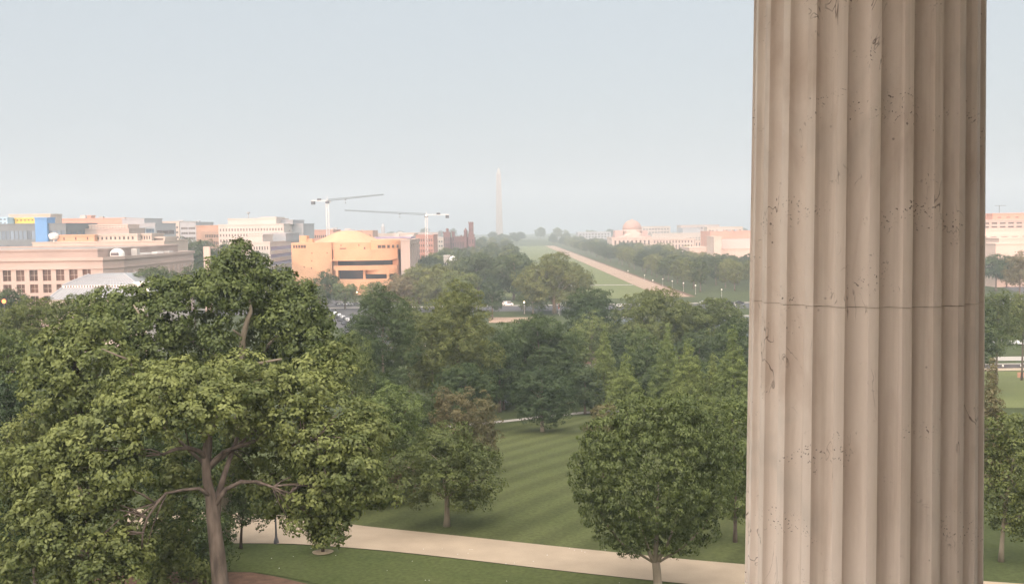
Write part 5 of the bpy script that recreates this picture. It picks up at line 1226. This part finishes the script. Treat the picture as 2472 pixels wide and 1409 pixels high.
# ------------------------------------------------------------------ vehicles, lamps and small things
def paint(name, c): return mat_plain(name, c, 0.3, 0.04, 1.0, spec=0.5)
PAINTS = [paint('white_paint',(0.72,0.72,0.72)), paint('silver_paint',(0.42,0.43,0.45)), paint('black_paint',(0.025,0.025,0.03)), paint('grey_paint',(0.16,0.17,0.18)), paint('red_paint',(0.42,0.04,0.03)), paint('blue_paint',(0.04,0.08,0.2))]
PN = ['white','silver','black','grey','red','blue']
M_tyre = mat_plain('tyre', (0.02,0.02,0.02), 0.9, 0.1, 2); M_tail = mat_plain('tail_light', (0.9,0.04,0.03), 0.4, 0.0, 1, emit=6.0); M_head = mat_plain('head_light', (1.0,0.85,0.65), 0.4, 0.0, 1, emit=4.0)
carmesh = {}
def car(x, y, rz, k, label, group=None, van=False, lights=False, z=None):
    key = (k, van)
    e = empty('van' if van else 'car', (x, y, (TZ(x, y) if z is None else z)+0.13), rz, label, 'van' if van else 'car', group)
    if key not in carmesh:
        l, w = (5.6, 2.0) if van else (4.5, 1.8)
        prof = [(-l/2,.35),(-l/2,.85),(-l/2+.12,1.0 if not van else 2.2),(-l*.18 if not van else l*.25, 1.02 if not van else 2.25)]
        def ext(pts, w0, mat_):
            mbx = MB(); n = len(pts); vs = [(a, -w0/2, b) for a, b in pts]+[(a, w0/2, b) for a, b in pts]
            mbx.add(vs, [tuple(range(n-1,-1,-1)), tuple(range(n,2*n))]+[(i,(i+1)%n,n+(i+1)%n,n+i) for i in range(n)]); return mbx
        if van: body = ext([(-l/2,.35),(l/2,.35),(l/2,1.05),(l*.36,1.25),(l*.24,2.2),(-l/2+.1,2.25),(-l/2,2.1)], w, 0)
        else: body = ext([(-l/2,.3),(l/2,.3),(l/2,.72),(l*.22,.92),(l*.08,.95),(-l*.32,.97),(-l/2,.85)], w, 0)
        if not van:
            b2 = ext([(l*.20,.90),(l*.04,1.40),(-l*.20,1.43),(-l*.38,.94)], w*.84, 0); glassm = ext([(l*.185,.93),(l*.035,1.37),(-l*.19,1.39),(-l*.35,.96)], w*.855, 0)
            body.add(b2.v, b2.f)
        else: glassm = ext([(l*.345,1.28),(l*.255,2.05),(-l*.05,2.05),(-l*.05,1.3)], w*1.01, 0)
        wh = []
        for sx in (-.31*l,.31*l):
            for sy in (-w/2,w/2-.2):
                m_ = MB(); m_.lathe([(.33,0),(.33,.2)], n=14); M_ = Matrix.Translation((sx, sy, .33)) @ Matrix.Rotation(-math.pi/2, 4, 'X'); m_.v = [tuple(M_ @ Vector(v)) for v in m_.v]; wh.append(m_)
        tl = [MB().box(-l/2-.03,-l/2+.05,sy-.2,sy+.2,.62,.80) for sy in (-w/2+.25,w/2-.25)]; hl = [MB().box(l/2-.05,l/2+.03,sy-.18,sy+.18,.55,.70) for sy in (-w/2+.25,w/2-.25)]
        def mk(mbx, nm, mt_): me = bpy.data.meshes.new(nm); me.from_pydata(mbx.v, [], mbx.f); me.update(); me.materials.append(mt_); return me
        carmesh[key] = [('body', mk(body,'body',PAINTS[k])), ('window', mk(glassm,'window',G_dark))]+[('wheel', mk(w_,'wheel',M_tyre)) for w_ in wh]+[('tail_light', mk(t,'tail_light',M_tail)) for t in tl]+[('headlight', mk(t,'headlight',M_head)) for t in hl]
    for nm, me in carmesh[key]:
        if nm in ('tail_light','headlight') and not lights: continue
        c = bpy.data.objects.new(nm, me); COL.objects.link(c); c.parent = e
    return e
rg = random.Random(3)
# along the avenue by the museum
A0, A1 = G(770, 740), G(868, 790); dv2 = (A1-A0).normalized(); rz = math.atan2(dv2.y, dv2.x); off = Vector((-dv2.y, dv2.x, 0)); Lr = (A1-A0).length
for i in range(int(Lr/5.6)):
    p = A0+dv2*(2.5+i*5.6); k = rg.choice([0,1,1,3,2,2]); car(p.x, p.y, rz, k, 'parked car in the row along the diagonal avenue left of the tall dark tree', 'cars parked along the avenue')
for i in range(9):
    p = G(812+i*9, 768+i*8); car(p.x, p.y, rz, rg.choice([1,2,3,2]), 'parked car in the nearer row on the diagonal avenue', 'cars parked in the nearer avenue row')
for i in range(7):
    p = G(818+i*7.5, 736.5); car(p.x, p.y, 0.05, rg.choice([0,1,3]), 'parked car in the short row under the round topped trees by the museum', 'cars parked by the museum')
# fire engine
p = G(762, 737); e = empty('fire_engine', (p.x, p.y, TZ(p.x,p.y)+.1), rz+2.6, 'red fire engine with lights on, standing on the avenue left of the museum trees', 'fire engine')
for nm, b_, mt_ in (('body',(-4,1.8,-1.25,1.25,.5,2.9),PAINTS[4]),('cab',(1.85,4.2,-1.25,1.25,.5,3.0),PAINTS[4]),('ladder_rack',(-3.8,3.0,-.5,.5,3.02,3.35),S_metal),('windscreen',(4.17,4.24,-1.1,1.1,1.7,2.7),G_dark),('stripe',(-4.02,1.82,-1.27,1.27,1.2,1.45),PAINTS[0])):
    mb = MB(); mb.box(*b_); mb.build(nm, mt_, e)
for sx in (-2.6,2.9):
    for sy in (-1.27,1.0):
        m_ = MB(); m_.lathe([(.5,0),(.5,.27)], n=14); M_ = Matrix.Translation((sx, sy, .5)) @ Matrix.Rotation(-math.pi/2, 4, 'X'); m_.v = [tuple(M_ @ Vector(v)) for v in m_.v]; m_.build('wheel', M_tyre, e)
for sy in (-.8,.8): mb = MB(); mb.box(4.2,4.3,sy-.2,sy+.2,.9,1.2); mb.build('headlight', M_head, e)
for sx in (2.5,): mb = MB(); mb.box(sx,sx+.6,-1.0,1.0,3.01,3.3); mb.build('light_bar', M_tail, e)
# vans and cars on the cross road
p = G(1226, 738); car(p.x, p.y, 0, 0, 'white van on the cross road, left one of two under the trees', van=True)
p = G(1353, 735); car(p.x, p.y, 0, 0, 'white van on the cross road below the big tree at the lawn end', van=True)
for i, px in enumerate(range(1496, 1580, 11)):
    p = G(px, 741+rg.uniform(-1,1)); car(p.x, p.y, rg.uniform(-.1,.1), rg.choice([1,2,3,0,5]), 'car in the queue on the cross road at the end of the green lawn', 'cars on the cross road')
for i, px in enumerate((1700,1725,1760,1785)):
    p = G(px, 733); car(p.x, p.y, 0, rg.choice([0,1,2]), 'car on the cross road between the sandy walk and the column', 'cars near the column')
for i, (px, py, k) in enumerate(((2380,678,4),(2389,668,1),(2386,690,0),(2398,684,1),(2418,680,4),(2426,676,3),(2436,682,1),(2444,678,3),(2454,674,2),(2462,682,0),(2412,690,2))):
    p = G(px, py); car(p.x, p.y, 1.4+rg.uniform(-.1,.1), k, 'car with red tail lights in the traffic right of the column', 'traffic right of the column', lights=True)
for i in range(6):
    p = G(2408+i*13, 831); car(p.x, p.y, rg.uniform(1.2,1.6), 0, 'white car parked in the slanting row beyond the park wall, right of the column', 'white cars beyond the park wall')
p = G(1216, 975); car(p.x, p.y, 0.03, 3, 'grey van standing under the dark trees at the far end of the striped lawn', van=True)
p = G(1022, 838); car(p.x, p.y, -1.4, 1, 'car with shining headlights glimpsed between the trees in the middle', lights=True)

def lamp(px, py_base, hgt, label, group=None, lit=0.0, black=False, globe=True):
    p = G(px, py_base); m_ = S_dsteel if black else S_roofl
    e = empty('street_lamp', p, 0, label, 'street lamp', group)
    mb = MB(); mb.lathe([(.24,0),(.22,.25),(.11,.6),(.085,1.2),(.06,hgt-.5),(.09,hgt-.45),(.10,hgt-.35)], n=10); mb.build('post', m_, e, smooth=False)
    gm = mat_plain('lamp_globe', (0.8,0.78,0.74), 0.3, 0.0, 1) if not lit else mat_plain('lit_globe', (1.0,0.78,0.50), 0.3, 0.0, 1, emit=5.0)
    r_ = .28 if black else 0.42
    if black:
        mb = MB(); mb.lathe([(.12,hgt-.35),(.24,hgt+.05),(.24,hgt+.1),(.06,hgt+.12)], n=6); mb.build('lantern', gm, e); mb = MB(); mb.lathe([(.28,hgt+.12),(.10,hgt+.32),(.03,hgt+.5)], n=6); mb.build('cap', m_, e)
    else:
        mb = MB(); mb.lathe([(.1,hgt-.35)]+[(max(.02,r_*math.sin(t)), hgt+.05-r_*math.cos(t)) for t in [R(a_) for a_ in range(20,181,20)]], n=12); mb.build('globe', gm, e, smooth=True)
    return e
lamp(667, 1311, 3.9, 'black lamp post at the edge of the near gravel path, right of the leaning trunk', black=True)
for i, (px, py) in enumerate(((1576,694),(1600,691),(1623,697),(1650,703),(1679,710),(1742,722))):
    lamp(px, py, 4.6+i*.1, 'white globe lamp in the line along the sandy walk', 'lamps along the sandy walk')
for i, (px, py) in enumerate(((1516,668),(1556,680),(1725,745),(1775,760))): lamp(px, py, 4.6, 'white globe lamp half hidden by the elms by the sandy walk', 'lamps among the elms')
lamp(1266, 757, 5.4, 'lit yellowish lamp above the road, left of the small pale trunk', lit=1)
lamp(1348, 757, 5.0, 'globe lamp beside the red sign at the road')
for px, py, l_ in ((512,660,'warm lit lamp beside the tall pale slab'),(676,665,'warm lit lamp among dark trees left of the museum'),(862,735,'white globe lamp at the right end of the museum car row')): lamp(px, py, 6.5, l_, lit=1)
def arm_lamp(px, py_b, py_t, dx, label):
    p = G(px, py_b); zt = Z(px, py_t, p.y)-p.z; e = empty('street_lamp', p, 0, label, 'street lamp')
    mb = MB(); mb.tube([(0,0,0),(0,0,zt*.7),(0,0,zt-.1)], [.16,.11,.09], 8); mb.build('post', S_roofl, e); mb = MB(); mb.tube([(0.0,0,zt),(dx*.6,0,zt+.25),(dx,0,zt+.3)], .07, 6); mb.build('arm', S_roofl, e)
    mb = MB(); mb.box(dx*1.0,dx*1.0+(.9 if dx>0 else -.9),-.2,.2,zt+.2,zt+.4); mb.build('lamp_head', S_metal, e)
arm_lamp(2418, 684, 641, -2.8, 'tall street lamp with arm to the left, nearer the column')
arm_lamp(2441, 676, 647, -2.6, 'tall street lamp with arm to the left, nearer the picture edge')

# red sign on a post by the road, orange signal at the left edge, low wall on the right, bench-like stone edge
p = G(1348, 762); e = empty('banner_post', (p.x+.6, p.y, p.z), 0, 'slim post with a red banner beside the road under the big tree', 'banner'); mb = MB(); mb.tube([(0,0,0),(0,0,6.2)], .09, 6); mb.build('post', S_roofl, e); mb = MB(); mb.box(-.5,-.12,-.02,.02,3.2,5.8); mb.build('banner', PAINTS[4], e)
mb = MB(); mb.box(-.12,.12,-.12,.12,0,4.2); mb.box(-.5,.5,-.2,.3,4.2,6.2)
p = P(10, 727, 262); e = empty('signal_light', (p.x, p.y, TZ(p.x,p.y)), 0, 'glowing orange light at the very left edge under the limestone building', 'light'); hz = p.z-TZ(p.x,p.y)
mb = MB(); mb.tube([(0,0,0),(0,0,hz-.6)], .12, 8); mb.build('post', S_dsteel, e); mb = MB(); mb.box(-.6,.6,-.05,.35,hz-.62,hz+.62); mb.build('housing', S_dsteel, e)
mb = MB(); mb.lathe([(.5,-.14),(.46,-.05),(.46,0)], n=20); mb.v = [(v[0], v[2]-.051, v[1]+hz) for v in mb.v]; mb.build('lens', mat_plain('orange_lens', (1.0,0.16,0.03), .4, 0, 1, emit=5.0), e)
pa, pb = G(2350, 889), G(2540, 887); mb = MB(); u = (pb-pa); L_ = u.length; M = Matrix.Translation(pa) @ Matrix.Rotation(math.atan2(u.y,u.x), 4, 'Z')
e = empty('park_wall', pa, math.atan2(u.y,u.x), 'long low dark park wall with two pale lamps, right of the column', 'wall'); mb.box(0, L_, -.25, .25, -.2, 1.1); mb.build('wall', mat_plain('dark_stone', (0.13,0.12,0.13), .85, .15, .8), e); mb = MB(); mb.box(-.1, L_+.1, -.35, .35, 1.103, 1.3); mb.build('coping', M_kerb, e)
for px in (2421, 2467):
    q = G(px, 889); s = (q-pa).length; mb = MB(); mb.lathe([(.3,-.25)]+[(.28*math.sin(t), -.28*math.cos(t)) for t in [R(a_) for a_ in range(30,180,30)]], n=10); mb.v = [(v[0]+s, v[1]-.5, v[2]+.75) for v in mb.v]; mb.build('wall_lamp', mat_plain('lamp_globe', (0.8,0.78,0.74), 0.3, 0.0, 1), e)
# stone pedestal seen behind the huge tree
p = P(842, 938, 110); e = empty('stone_finial', (p.x, p.y, TZ(p.x,p.y)), 0, 'small pointed pale stone monument behind the right edge of the huge tree', 'monument'); hz = 4.2
mb = MB(); mb.box(-.9,.9,-.9,.9,0,hz-1.8); mb.build('pedestal', S_white, e); mb = MB(); mb.lathe([(.75,hz-1.797),(.5,hz-1.2),(.22,hz-.9),(.25,hz-.4),(.02,hz)], n=10); mb.build('finial', S_white, e)
# mulch ring of the sapling and trunk rings
def ring_bed(px, py, r_, nm='mulch_ring'):
    p = G(px, py); mb = MB(); vs = [(p.x+r_*math.cos(a)*(1+.06*math.sin(3*a)), p.y+r_*math.sin(a), 0) for a in [2*math.pi*k/24 for k in range(24)]]
    mb.add([(v[0], v[1], TZ(v[0],v[1])+.11) for v in vs]+[(p.x, p.y, p.z+.16)], [(k,(k+1)%24,24) for k in range(24)]); tag(mb.build(nm, M_mulchl), kind='structure')
M_mulchl = mat_plain('pale_mulch', (0.26,0.21,0.14), .95, .25, 2)
ring_bed(779, 1334, 0.9)
# fallen white petals and scraps on the near lawn
rg = random.Random(9); mb = MB()
for i in range(26):
    px, py = rg.uniform(560,1500), rg.uniform(1325,1409); p = G(px, py); s = rg.uniform(.03,.06); z = p.z+.10
    mb.add([(p.x-s,p.y,z),(p.x,p.y-s,z+.02),(p.x+s,p.y,z),(p.x,p.y+s,z+.03)], [(0,1,2,3)])
tag(mb.build('petals', S_metal), 'pale scraps and petals scattered on the near lawn', None, None, 'stuff')
print('OBJECTS', len(bpy.data.objects))
print('ELMS', sum(o.name.startswith('elm_tree') for o in bpy.data.objects))
